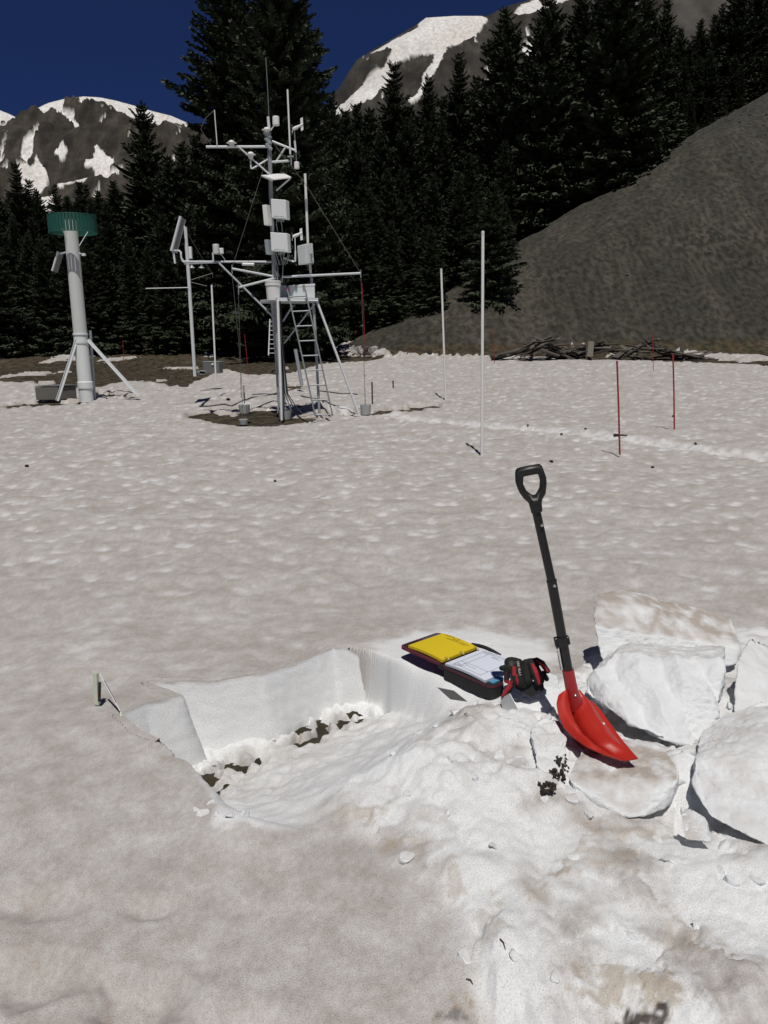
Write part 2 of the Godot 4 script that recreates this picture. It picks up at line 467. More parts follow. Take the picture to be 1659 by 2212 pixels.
var nopit := false
func snow_h(x: float, z: float) -> float:
	var r := sqrt(x * x + z * z)
	var f := floor_h(x, z)
	var far := smoothstep(3.0, 9.0, r)
	var cup := nCup.get_noise_2d(x, z) + 1.0
	var cup2 := nCup2.get_noise_2d(x, z) + 1.0
	var h := nBig.get_noise_2d(x, z) * 0.05 + nMid.get_noise_2d(x, z) * 0.022
	h += (cup - 0.5) * lerpf(0.012, 0.035, far) + (cup2 - 0.5) * lerpf(0.012, 0.035, far)
	h += nFine.get_noise_2d(x, z) * 0.004
	var streak := nDirt.get_noise_2d(x * .6, z * .8)
	var dirt := 0.86 + streak * 0.20 + nDirt2.get_noise_2d(x, z) * 0.24 + nGrain.get_noise_2d(x, z) * .20
	# fresh white shows through in the deeper half of a cup
	dirt -= lerpf(.18, .68, far) * smoothstep(0.34, 0.08, cup + nDirt2.get_noise_2d(x * 1.5, z * 1.5) * .12) * smoothstep(-.25, .2, nDirt.get_noise_2d(x * 1.3 + 40.0, z * 1.3))
	dirt += 0.22 * smoothstep(.55, .95, cup) * far
	var clean := 0.0
	if r < 7.0 and z < -0.8 and x > -2.2 and x < 3.6:
		# dug pit
		var sd := sd_poly(x, z, pit) + (nFine.get_noise_2d(x * .8, z * .8) * 0.012 + nMid.get_noise_2d(x * 4.0, z * 4.0) * .02) * smoothstep(-3.05, -2.9, z)
		if nopit: sd = 1.0
		var rp := ramp_pit(x, z)
		var soft := smoothstep(-.15, .5, x) * .30 + smoothstep(-3.0, -2.6, z) * .10
		var w := 0.028 + soft
		var hard := (1.0 - clampf(soft / .05, 0.0, 1.0)) * (1.0 - smoothstep(-3.05, -2.95, z))
		var inp := 1.0 - smoothstep(lerpf(-w, .004, hard), lerpf(0.0, .032, hard), sd)
		var pm := sd_poly(x, z, pile) + nMid.get_noise_2d(x * 2.0 + 9.0, z * 2.0) * .10
		var pl := 1.0 - smoothstep(-.14, .05, pm)
		var lump := (0.5 - (nLump.get_noise_2d(x, z) + 1.0) * .6) * .06 + (0.5 - (nLump2.get_noise_2d(x, z) + 1.0) * .6) * .022
		h = lerpf(h, nBig.get_noise_2d(x, z) * 0.05, inp * rp)
		var floor_snow := -0.300 + .014 * nMid.get_noise_2d(x * 4.0, z * 4.0) + .012 * nRub.get_noise_2d(x, z) + lump * .12 + nFine.get_noise_2d(x * 1.5, z * 1.5) * .007
		var sg := (gauss(x, z, -.36, -3.76, .15) + gauss(x, z, -.50, -3.68, .10) + .9 * gauss(x, z, -.86, -3.30, .12) + .8 * gauss(x, z, -.68, -3.42, .10) + .8 * gauss(x, z, -.78, -3.14, .10) + .8 * gauss(x, z, -.20, -3.90, .08) + .7 * gauss(x, z, -.06, -3.86, .06))
		floor_snow -= .10 * minf(sg, 1.0) * smoothstep(-.5, .35, nDirt2.get_noise_2d(x * 1.2, z * 1.2))
		floor_snow += .008 * smoothstep(.06, .0, absf(sd + .10)) * smoothstep(-.2, .5, nMid.get_noise_2d(x * 3.0, z * 3.0))
		h = lerpf(h, floor_snow, inp * rp)
		# small step left of the pit
		if z > -2.5 and x < -.1:
			for q in hollows:
				var e := Vector2((x - q[0].x) / q[1].x, (z - q[0].y) / q[1].y).length() + nMid.get_noise_2d(x * 1.6, z * 1.6) * .25
				h -= q[2] * .8 * (1.0 - smoothstep(.15, 1.05, e + nDirt2.get_noise_2d(x * .6, z * .6) * .3))
		# rubble heap
		var wob := nMid.get_noise_2d(x * 3.0, z * 3.0) * .10
		var slab := nSlab.get_noise_2d(x + wob * .6 + nFine.get_noise_2d(x, z) * .02, z + nFine.get_noise_2d(x + 9.0, z) * .03)
		var big := nDome.get_noise_2d(x + wob * .5, z + wob * .4) + 1.0
		var heap := 0.004 + .045 * (0.55 - big * big * .8) + 0.005 * nRidge.get_noise_2d(x * .9 + wob, z * .7) + lump * .22 + .006 * slab + lump * .55 * (gauss(x, z, .45, -2.95, .45) + gauss(x, z, 1.1, -2.75, .4)) + nGrain.get_noise_2d(x, z) * .0022 + nMid.get_noise_2d(x * 1.3 + 5.0, z * 1.3) * .03 + nFine.get_noise_2d(x * 1.4, z * 1.4) * .006
		heap -= .055 * gauss(x, z, .86, -2.5, .36)
		heap += .07 * gauss(x, z, 1.12, -2.68, .13) + .06 * gauss(x, z, 1.02, -3.25, .25) + .06 * gauss(x, z, 1.45, -3.1, .3)
		heap += .05 * gauss(x, z, .40, -3.0, .24) + .03 * gauss(x, z, .70, -2.62, .3) + .03 * gauss(x, z, 1.6, -2.9, .7) + .04 * gauss(x, z, .15, -2.75, .25)
		heap += .020 * nRidge.get_noise_2d(x * 1.9 + 3.0 + wob, z * .40) * smoothstep(-2.35, -1.95, z) * smoothstep(.0, .3, x)
		heap -= .12 * gauss(x, z, .55, -1.50, .16) + .09 * gauss(x, z, .22, -1.60, .12) + .05 * gauss(x, z, 1.02, -2.46, .10)
		h += pl * heap
		h += inp * (1.0 - rp) * soft * 2.5 * (.022 * nRub.get_noise_2d(x * .8, z * .8) + lump * .3)
		# loose spoil at the near lip
		h += .05 * gauss(x, z, -.50, -2.42, .13) * (0.6 + 6.0 * lump)
		# colours of the dug snow
		var whiteness := smoothstep(.012, -.02, sd) * smoothstep(.0, .12, rp)
		clean = maxf(clean, whiteness * (0.97 - smoothstep(.10, .2, -sd) * rp * (.30 + .25 * smoothstep(-.1, .4, nDirt2.get_noise_2d(x * .8, z * .8)) + .45 * minf(sg, 1.0))))
		var dd := slab * .28 + nDirt.get_noise_2d(x * 1.5 + 7.0, z * 1.2) * 1.0 + nDirt2.get_noise_2d(x * .9, z * .9) * .5
		clean = maxf(clean, pl * clampf(.88 - dd * 1.45, 0.0, .98))
		clean = maxf(clean, .95 * (1.0 - smoothstep(.75, 1.05, Vector2((x - .40) / .55, (z + 3.98) / .42).length() + nDirt2.get_noise_2d(x, z) * .1)))
		clean = maxf(clean, .95 * (1.0 - smoothstep(.6, 1.0, Vector2((x + .47) / .17, (z + 2.46) / .12).length() + nDirt2.get_noise_2d(x, z) * .3)))
		clean = maxf(clean, .8 * (1.0 - smoothstep(.7, 1.0, Vector2((x - .25) / .6, (z + 3.45) / .35).length())))
	if r > 9.0 and r < 20.0 and x > -4.0:
		# boot track across the field
		var best := 9.0
		for i in trail.size() - 1:
			var q := Geometry2D.get_closest_point_to_segment(Vector2(x, z), trail[i], trail[i + 1])
			best = minf(best, q.distance_to(Vector2(x, z)))
		var w2 := best + nMid.get_noise_2d(x * 1.5, z * 1.5) * .14
		var tr := 1.0 - smoothstep(.22, .42, w2)
		var lip := 1.0 - smoothstep(.0, .16, absf(w2 - .36))
		h += tr * (-.05 + .06 * nRidge.get_noise_2d(x * 1.2, z * 1.2)) + lip * .03
		clean = maxf(clean, tr * .6 * smoothstep(-.35, .2, nDirt2.get_noise_2d(x * .5, z * .5) + .2))
	var stain := 0.0
	if r < 4.0:
		for q in stains: stain = maxf(stain, q[2] * (1.0 - smoothstep(.35, 1.0, Vector2((x - q[0].x) / q[1].x, (z - q[0].y) / q[1].y).length() + nDirt2.get_noise_2d(x * 1.6, z * 1.6) * 1.0 + nGrain.get_noise_2d(x, z) * .45)))
	h += f
	if r > 10.0:
		var b := bare(x, z, r)
		if b > -1.0:
			var g := soil_h(x, z)
			h = lerpf(h, g - .10, smoothstep(-.40, .06, b))
			dirt += .35 * smoothstep(-.35, .0, b)
		# melted bowl with a mound at the tower
		h += .22 * gauss(x, z, -1.45, -17.6, .75) - .10 * gauss(x, z, -2.2, -16.4, 1.0)
	dirt = clampf(dirt, 0.0, 1.25) * (1.0 - clean)
	if stain > 0.0: clean *= 1.0 - minf(stain, 1.0)
	var wcol := Color(.79, .82, .845)
	var tcol := Color(.442, .417, .397)
	_c = wcol.lerp(tcol, minf(dirt, 1.0))
	if dirt > 1.0: _c = _c.lerp(Color(.33, .27, .22), (dirt - 1.0) * 1.6)
	if stain > 0.0: _c = _c.lerp(Color(.36, .28, .17) if stain <= 1.0 else Color(.05, .035, .022), minf(stain, 1.0) * .75 if stain <= 1.0 else clampf(stain - 1.0, 0.0, 1.0))
	return h

func soil_c(x: float, z: float) -> float:
	var h := soil_h(x, z)
	var r := sqrt(x * x + z * z)
	var d := -z
	var n := nMid.get_noise_2d(x * .7, z * .7)
	var n2 := nDirt.get_noise_2d(x * .25, z * .25)
	if r < 7.0:
		_c = Color(.030, .024, .014).lerp(Color(.05, .045, .018), clampf(n + .4, 0, 1))
	else:
		_c = Color(.082, .055, .032).lerp(Color(.062, .058, .026), clampf(n2 * 1.4 + .4, 0, 1)).lerp(Color(.125, .10, .072), clampf(n * 1.2, 0, .8))
		if r < 40.0: _c = _c.lerp(Color(.022, .017, .012), clampf(nDirt2.get_noise_2d(x * .8, z * .8) * 1.6 + .1, 0, .8)).lerp(Color(.10, .085, .05), clampf(nGrain.get_noise_2d(x * .3, z * .3) * 1.3, 0, .6))
		if d > 40.0 and x > -3.0:
			var up := clampf((h - 13.0 + n2 * 7.0 + (x - 22.0) * .2) / 8.0, 0.0, 1.0)
			var hc := Color(.048, .050, .038).lerp(Color(.082, .077, .065), clampf(nHill.get_noise_2d(x * 7.0, (z * .8 + h) * 14.0) * 1.8 + n * 1.1 + .35, 0, 1))
			_c = hc.lerp(Color(.066, .066, .068), up * .85)
	return h

func polar(rs: PackedFloat32Array, an: PackedFloat32Array, hf: Callable) -> ArrayMesh:
	var nr := rs.size()
	var na := an.size()
	var vs := PackedVector3Array(); vs.resize(nr * na)
	var cs := PackedColorArray(); cs.resize(nr * na)
	var ns := PackedVector3Array(); ns.resize(nr * na)
	var sn := PackedFloat32Array(); var cn := PackedFloat32Array()
	for j in na:
		sn.append(sin(an[j])); cn.append(cos(an[j]))
	for i in nr:
		var r := rs[i]
		for j in na:
			var x := r * sn[j]
			var z := -r * cn[j]
			vs[i * na + j] = Vector3(x, hf.call(x, z), z)
			cs[i * na + j] = _c
	for i in nr:
		for j in na:
			var k := i * na + j
			var a := vs[k + na] if i < nr - 1 else vs[k]
			var b := vs[k - na] if i > 0 else vs[k]
			var c := vs[i * na + (j + 1) % na]
			var d := vs[i * na + (j - 1 + na) % na]
			var n := (c - d).cross(a - b)
			ns[k] = n.normalized() if n.length_squared() > 1e-14 else Vector3.UP
			if ns[k].y < 0.0: ns[k] = -ns[k]
	var ix := PackedInt32Array(); ix.resize((nr - 1) * na * 6)
	var q := 0
	for i in nr - 1:
		for j in na:
			var a := i * na + j
			var b := i * na + (j + 1) % na
			ix[q] = a; ix[q + 1] = a + na; ix[q + 2] = b + na
			ix[q + 3] = a; ix[q + 4] = b + na; ix[q + 5] = b
			q += 6
	var arr := []
	arr.resize(Mesh.ARRAY_MAX)
	arr[Mesh.ARRAY_VERTEX] = vs; arr[Mesh.ARRAY_NORMAL] = ns; arr[Mesh.ARRAY_COLOR] = cs; arr[Mesh.ARRAY_INDEX] = ix
	var m := ArrayMesh.new()
	m.add_surface_from_arrays(Mesh.PRIMITIVE_TRIANGLES, arr)
	return m
func angles(half: float, step: float, coarse: float) -> PackedFloat32Array:
	var a := PackedFloat32Array()
	var t := -half
	while t < half:
		a.append(deg_to_rad(t)); t += step
	while t < 360.0 - half - coarse * .5:
		a.append(deg_to_rad(t)); t += coarse
	return a

func build_ground() -> void:
	var rs := PackedFloat32Array([0.02, 1.0])
	var r := 1.6
	while r < 2600.0:
		rs.append(r)
		if r < 4.8: r += .03
		elif r < 14.0: r *= 1.04
		elif r < 36.0: r *= 1.009
		elif r < 100.0: r *= 1.007
		else: r *= 1.12
	var g := obj("ground", polar(rs, angles(38.0, .35, 6.0), soil_c), M.earth)
	tag(g, "brown earth and grass valley floor rising to the grey-brown hillside at right", "", "", "structure")
	rs = PackedFloat32Array([0.02, 0.5, 1.0])
	r = 1.25
	while r < 52.0:
		rs.append(r)
		if r < 4.8: r += .0115
		elif r < 12.0: r *= 1.006
		else: r *= 1.009
	var s := obj("snow_field", polar(rs, angles(35.0, .155, 5.0), snow_h), M.snow)
	tag(s, "old dirty snow with sun cups, dug pit and rubble in front", "", "", "structure")

# the cut faces of the pit: upright sheets from the old surface down below the pit floor, with a strip of old surface on top
func build_pit_walls() -> void:
	var pth := []
	for k in [15, 16, 17, 18, 19, 0, 1, 2, 3, 4]: pth.append(pit[k])
	pth.append(pit[4].lerp(pit[5], .45))
	var pts := []
	for k in pth.size() - 1:
		var n := int(ceil(pth[k].distance_to(pth[k + 1]) / .012))
		for i in n: pts.append(pth[k].lerp(pth[k + 1], float(i) / n))
	pts.append(pth[pth.size() - 1])
	var m := pts.size()
	var nl := noise(5.0, 141, 3)
	var nb := noise(14.0, 142, 2)
	var inn := []
	for i in m:
		var t: Vector2 = (pts[mini(i + 1, m - 1)] - pts[maxi(i - 1, 0)]).normalized()
		var q := Vector2(-t.y, t.x)
		if sd_poly(pts[i].x + q.x * .02, pts[i].y + q.y * .02, pit) > sd_poly(pts[i].x - q.x * .02, pts[i].y - q.y * .02, pit): q = -q
		inn.append(q)
	nopit = true
	var st := mb()
	var rows := 40
	var grid := []
	var cols := []
	var top := []
	var topc := []
	for i in m:
		var p: Vector2 = pts[i]
		var q: Vector2 = inn[i]
		var w := []
		var wc := []
		for j in 5:
			var o: Vector2 = p - q * lerpf(-.004, .042, j / 4.0)
			var y := snow_h(o.x, o.y) + lerpf(.0025, -.0015, j / 4.0) - .06 * smoothstep(12.0, 2.0, float(m - 1 - i))
			w.append(Vector3(o.x, y, o.y)); wc.append(_c)
		top.append(w); topc.append(wc)
		var col := []
		var cc := []
		var y0: float = w[0].y
		for j in rows + 1:
			var y := y0 - .40 * j / rows
			var s3 := Vector3(p.x, y, p.y)
			var d := .004 + nl.get_noise_3d(s3.x, s3.y * .5, s3.z) * .006 + nb.get_noise_3d(s3.x, s3.y * 1.3, s3.z) * .0022 - .004 * smoothstep(.04, .0, float(j) / rows)
			d += .00022 * sin((y + nl.get_noise_2d(p.x * .4, p.y * .4) * .03) * 75.0)
			if j == 0: d = .004
			d += .085 * (y0 - y) / .31
			d -= .07 * smoothstep(12.0, 0.0, float(m - 1 - i))
			col.append(Vector3(p.x + q.x * d, y, p.y + q.y * d))
			var band := .5 + .5 * sin((y + nl.get_noise_2d(p.x * .5, p.y * .5) * .05) * 42.0 + 1.0)
			var dirt := .035 * band * band + .10 * maxf(0.0, nb.get_noise_3d(s3.x * .4, s3.y, s3.z * .4)) + .35 * smoothstep(.018, .0, y0 - y)
			cc.append(Color(.79, .82, .845).lerp(Color(.46, .42, .39), clampf(dirt, 0, 1)))
		grid.append(col); cols.append(cc)
	nopit = false
	for pass_ in 2:
		st.set_smooth_group(pass_)
		var g: Array = grid if pass_ == 0 else top
		var gc: Array = cols if pass_ == 0 else topc
		for i in (m - 1 if pass_ == 0 else m - 12):
			for j in g[0].size() - 1:
				var v := [g[i][j], g[i + 1][j], g[i + 1][j + 1], g[i][j + 1]]
				var c := [gc[i][j], gc[i + 1][j], gc[i + 1][j + 1], gc[i][j + 1]]
				var want := Vector3(inn[i].x, .02, inn[i].y) if pass_ == 0 else Vector3.UP
				var o := [0, 1, 2, 0, 2, 3]
				if (v[1] - v[0]).cross(v[2] - v[0]).dot(want) > 0.0: o = [0, 2, 1, 0, 3, 2]
				for k in o:
					st.set_color(c[k]); st.add_vertex(v[k])
	st.generate_normals()
	tag(obj("snow_pit_wall", st, M.snow), "clean cut white snow faces of the dug pit", "", "", "structure")

# ---------------------------------------------------------------- mountains
func lerp_prof(p: Array, x: float) -> float:
	for i in range(0, p.size() - 2, 2):
		if x <= p[i + 2]: return lerpf(p[i + 1], p[i + 3], clampf((x - p[i]) / (p[i + 2] - p[i]), 0.0, 1.0))
	return p[p.size() - 1]
func mountain(called: String, label: String, prof: Array, x0: float, x1: float, step: float, D: float, L: float, rows: int, snows: Array, rock: Color, rock2: Color, sd_: int, rough: float) -> void:
	var nr := noise(0.006, sd_, 6)
	var ng := noise(0.011, sd_ + 1, 4)
	var ne := noise(0.03, sd_ + 2, 4)
	ng.fractal_type = FastNoiseLite.FRACTAL_RIDGED
	var xs := []
	var ys := []
	var px := x0
	while px <= x1:
		var p := V(px, lerp_prof(prof, px), -D)
		xs.append(p.x); ys.append(p.y)
		px += step
	var nc := xs.size()
	# outlines of the snow patches, laid on the mountain's face: (east, height) of each corner
	var polys := []
	for q in snows:
		var out := PackedVector2Array()
		for i in range(0, q.size(), 2):
			var v := ray(q[i], q[i + 1])
			var res := Vector2.ZERO
			for k in 501:
				var t := k / 500.0
				var z := -(D - L * t)
				var p := cam.position + v * (z / v.z)
				var ci := clampi(int(round((p.x - xs[0]) / (xs[nc - 1] - xs[0]) * (nc - 1))), 0, nc - 1)
				res = Vector2(p.x, t)
				if p.y <= ys[ci] * (1.0 - t) + .1: pass
				if p.y >= ys[ci] * (1.0 - t): break
			out.append(Vector2(res.x, res.y * L if res.y > 0.0 else -60.0))
		polys.append(out)
	var vs := PackedVector3Array()
	var cs := PackedColorArray()
	var total := rows + 6
	for i in total:
		var t := float(i - 6) / (rows - 1)
		for j in nc:
			var x: float = xs[j]
			var yr: float = ys[j]
			var y := yr * (1.0 - t) if t >= 0.0 else yr * (1.0 + t * 4.0)
			var z := -(D - L * t)
			var env := smoothstep(0.0, .10, absf(t))
			var g := ng.get_noise_2d(x, y * .35 + z * .1)
			var sx := x + ne.get_noise_2d(x, t * L) * 5.0
			var st := t * L + ne.get_noise_2d(x + 500.0, t * L) * 5.0
			var sno := false
			for pl in polys:
				if Geometry2D.is_point_in_polygon(Vector2(sx, st), pl):
					sno = true
					break
			if t < 0.0: sno = true
			if not sno and g > .66 and ne.get_noise_2d(x * 2.3, t * L * .7 + 70.0) > .28: sno = true
			y += env * rough * (nr.get_noise_3d(x, y, z) * 1.3 + g * (.15 if sno else .6)) * (.8 if sno else 1.0)
			if not sno: y += ne.get_noise_2d(x * 1.5, y) * rough * .10 * env
			vs.append(Vector3(x, y, z))
			if sno: cs.append(Color(.74, .71, .68).lerp(Color(.82, .82, .82), clampf(nr.get_noise_2d(x * 2.0, y * 2.0) + .6, 0, 1)))
			else: cs.append(rock.lerp(rock2, clampf(nr.get_noise_2d(x * 3.0 + 90.0, y * 3.0) * 1.4 + g * .4 + .4, 0, 1)) * (.55 + .9 * clampf(nr.get_noise_2d(x * 9.0, y * 3.0) + .5, 0.0, 1.0)))
	var ix := PackedInt32Array()
	for i in total - 1:
		for j in nc - 1:
			var a := i * nc + j
			ix.append_array(PackedInt32Array([a, a + 1, a + nc + 1, a, a + nc + 1, a + nc]))
	var arr := []
	arr.resize(Mesh.ARRAY_MAX)
	arr[Mesh.ARRAY_VERTEX] = vs; arr[Mesh.ARRAY_COLOR] = cs; arr[Mesh.ARRAY_INDEX] = ix
	var am := ArrayMesh.new()
	am.add_surface_from_arrays(Mesh.PRIMITIVE_TRIANGLES, arr)
	var st2 := SurfaceTool.new()
	st2.create_from(am, 0)
	st2.generate_normals()
	tag(obj(called, st2, M.rock), label, "", "", "structure")

func build_mountains() -> void:
	mountain("mountain", "rocky brown peak with snow cap and snow gullies at left",
		[-200, 330, -60, 262, 0, 238, 20, 246, 40, 256, 60, 242, 100, 223, 140, 213, 180, 208, 215, 210, 250, 217, 290, 228, 330, 240, 370, 250, 400, 263, 450, 292, 520, 335, 640, 400],
		-200, 640, 2.0, 1500.0, 700.0, 240,
		[[35, 264, 60, 240, 100, 221, 140, 211, 180, 206, 215, 208, 250, 215, 290, 226, 330, 238, 370, 248, 402, 261, 395, 275, 340, 262, 290, 252, 250, 245, 222, 230, 178, 244, 170, 238, 146, 238, 138, 250, 128, 252, 118, 248, 90, 252, 70, 250],
		[125, 248, 160, 252, 168, 266, 160, 264, 150, 256], [92, 262, 99, 264, 96, 280, 86, 300, 80, 318, 68, 338, 55, 350, 46, 345, 44, 335, 56, 318, 74, 310, 84, 285],
		[42, 352, 55, 350, 62, 356, 70, 348, 80, 338, 98, 350, 103, 372, 100, 395, 86, 412, 70, 410, 52, 416, 44, 395, 38, 370], [118, 330, 132, 316, 146, 326, 140, 338, 128, 340],
		[182, 338, 200, 336, 212, 316, 222, 326, 244, 334, 248, 360, 240, 378, 262, 374, 268, 388, 240, 400, 222, 404, 205, 400, 196, 384, 178, 388, 150, 396, 124, 408, 122, 394, 150, 384, 190, 378, 204, 362, 196, 350, 184, 350],
		[84, 422, 118, 420, 116, 470, 104, 500, 90, 478], [-60, 352, 0, 354, 22, 364, 10, 374, -60, 380], [-60, 258, 0, 238, 30, 250, 34, 262, 10, 268, -60, 285]],
		Color(.024, .021, .016), Color(.056, .049, .038), 301, 26.0)
	mountain("mountain", "snow-capped grey rock ridge at upper right behind the spruces",
		[600, 330, 660, 285, 700, 238, 720, 202, 735, 186, 750, 160, 770, 130, 800, 110, 850, 82, 900, 53, 920, 38, 980, 34, 1052, 34, 1080, 20, 1100, 11, 1150, -2, 1250, -36, 1400, -80, 1700, -160, 2100, -200],
		600, 2100, 2.6, 1300.0, 620.0, 220,
		[[795, 111, 850, 80, 900, 51, 920, 36, 980, 32, 1054, 32, 1015, 76, 985, 96, 968, 102, 955, 135, 930, 156, 915, 182, 890, 208, 878, 208, 905, 178, 914, 165, 912, 150, 935, 128, 940, 112, 920, 105, 885, 112, 858, 126, 846, 150, 830, 172, 800, 200, 760, 238, 715, 250, 712, 222, 745, 196, 780, 168, 826, 142, 838, 125, 850, 110, 820, 112],
		[1112, 20, 1130, 4, 1160, -10, 1240, -30, 1240, 0, 1190, 10, 1150, 24, 1125, 27], [1120, 120, 1138, 96, 1158, 66, 1166, 72, 1168, 95, 1150, 130, 1134, 136, 1128, 118], [1058, 96, 1070, 90, 1072, 104, 1062, 106],
		[1290, 112, 1294, 92, 1312, 78, 1308, 100, 1300, 115], [1290, 55, 1300, 30, 1316, 20, 1308, 48], [1044, 168, 1056, 150, 1060, 156, 1050, 172]],
		Color(.022, .020, .017), Color(.052, .047, .040), 331, 20.0)
	mountain("scree_slope", "grey scree fan showing between dark trees at left",
		[150, 520, 215, 470, 240, 455, 290, 430, 330, 418, 380, 428, 440, 470], 150, 440, 4.0, 170.0, 40.0, 40,
		[], Color(.085, .085, .088), Color(.12, .12, .125), 361, 1.2)
	mountain("scree_slope", "bare grey-brown scree slope above the trees at upper right",
		[1380, 60, 1440, 10, 1500, -40, 1600, -120, 1800, -240], 1380, 1800, 4.0, 520.0, 220.0, 50,
		[], Color(.050, .047, .043), Color(.075, .070, .064), 371, 4.0)

# ---------------------------------------------------------------- trees
var boughs: Array[ArrayMesh] = []
var big_boughs: Array[ArrayMesh] = []
func make_bough(sd_: int, n: int, k_ := 1.0) -> ArrayMesh:
	var r := RandomNumberGenerator.new()
	r.seed = sd_
	var st := mb()
	var sp := func(t: float) -> Vector3: return Vector3(t, -.22 * t + .26 * t * t, 0)
	for k in n:
		var t := (k + .3) / n
		for s in [-1.0, 1.0]:
			var o: Vector3 = sp.call(t)
			o.z += r.randf_range(-.02, .02)
			var a := r.randf_range(.5, 1.05)
			var ln := (.36 * (1.0 - t) * (.5 + .5 * k_) + .11 * k_) * r.randf_range(.6, 1.2)
			var d := Vector3(cos(a), r.randf_range(-.35, .12), sin(a) * s).normalized()
			var w := Vector3(-d.z, r.randf_range(-.5, .5), d.x).normalized() * r.randf_range(.026, .046) * k_
			var e := o + d * ln
			var m := o + d * ln * .5 + Vector3(0, .02, 0)
			var v := r.randf_range(.75, 1.25)
			var c := Color(.018, .032, .014).lerp(Color(.034, .044, .019), r.randf())
			st.set_color(Color(c.r * v, c.g * v, c.b * v))
			flat(st, o, m + w, e, Vector3.UP); flat(st, o, e, m - w, Vector3.UP)
			var hg := Vector3(r.randf_range(-.04, .04), -r.randf_range(.05, .11) * k_, r.randf_range(-.05, .05))
			var sd2 := d.cross(Vector3.UP)
			flat(st, o, m + hg, e, sd2)
			flat(st, o + d * ln * .2, o + d * ln * .1 + hg * .9, m + hg * .8, sd2)
	return st.commit()
func make_crown(H_: float, R: float, levels: int, per: int, low: float, sd_: int, ragged := .25, pw := .8) -> ArrayMesh:
	var r := RandomNumberGenerator.new()
	r.seed = sd_
	var st := SurfaceTool.new()
	var turn := 0.0
	for i in levels:
		var u := (i + r.randf_range(-.3, .3)) / levels
		u = clampf(u, 0.0, .995)
		var h := lerpf(low, 1.0, u) * H_
		var rad := R * pow(1.0 - u, pw) * (1.0 + .16 * sin(u * 23.0 + sd_)) + .02 * H_
		if u < .12: rad *= .75 + u * 2.0
		var cnt := per if u < .8 else maxi(4, per - 2)
		turn += 1.1
		for k in cnt:
			var a := turn + TAU * k / cnt + r.randf_range(-.35, .35)
			var ln := rad * r.randf_range(1.0 - ragged * 1.4, 1.0 + ragged)
			if r.randf() < .07: ln *= 1.25
			if r.randf() < .10: ln *= .45
			var lift := lerpf(-.30, .55, pow(u, 1.6)) + r.randf_range(-.12, .12)
			var b := Basis(Vector3.UP, a) * Basis(Vector3.BACK, lift) * Basis(Vector3.RIGHT, r.randf_range(-.3, .3))
			b = b.scaled_local(Vector3(ln, maxf(ln, R * .3) * 1.05, ln * r.randf_range(.85, 1.2)))
			st.append_from((big_boughs if H_ > 25.0 else boughs)[r.randi() % 5], 0, Transform3D(b, Vector3(0, h, 0)))
	return st.commit()
func make_tree(called: String, H_: float, R: float, levels: int, per: int, low: float, sd_: int, ragged := .25, pw := .8) -> Node3D:
	var o := Node3D.new()
	o.name = called
	var st := mb()
	tube(st, Vector3(0, -.6, 0), Vector3(0, H_ * .98, 0), H_ * .016, H_ * .001, 8)
	var t := MeshInstance3D.new()
	t.name = "trunk"; t.mesh = st.commit(); t.material_override = M.bark
	o.add_child(t)
	var c := MeshInstance3D.new()
	c.name = "crown"; c.mesh = make_crown(H_, R, levels, per, low, sd_, ragged, pw); c.material_override = M.needle
	o.add_child(c)
	return o
var protos := []
func plant(kind: int, tx: float, ty: float, d: float, wide: float, label: String, group := "spruces of the forest") -> void:
	var tip := V(tx, ty, -d)
	var gy := floor_h(tip.x, tip.z) - .3
	var hh := tip.y - gy
	if hh < 1.0: return
	var src: Node3D = protos[kind]
	var t: Node3D = src.duplicate()
	t.name = numbered("spruce_tree")
	add_child(t)
	t.position = Vector3(tip.x, gy, tip.z)
	var k: float = hh / src.get_meta("h")
	t.scale = Vector3(k * wide, k, k * wide)
	t.rotation.y = rng.randf() * TAU
	t.remove_meta("h")
	tag(t, label, "tree", group)
const SKY := ["the first beside the huge spruce", "the second from the huge spruce", "the third, low against the right ridge", "the fourth, left of the narrow pointed one", "just right of the narrow pointed one", "left of the slim pointed one", "right of the slim pointed one", "close left of the full spruce", "close right of the full spruce", "low between the two full spruces", "low below the ridge's large snow patch", "left of the largest one, cut by the top edge", "right of the largest one, cut by the top edge", "tallest in the gap below the scree", "lower left in the gap below the scree", "right in the gap below the scree", "right edge of the scree gap", "left of the corner spruce", "at the photo's right edge", "half hidden left in the scree gap", "below the pointed one left of the scree"]
const ORD := ["first", "second", "third", "fourth", "fifth", "sixth", "seventh", "eighth", "ninth", "tenth", "eleventh", "twelfth", "thirteenth"]
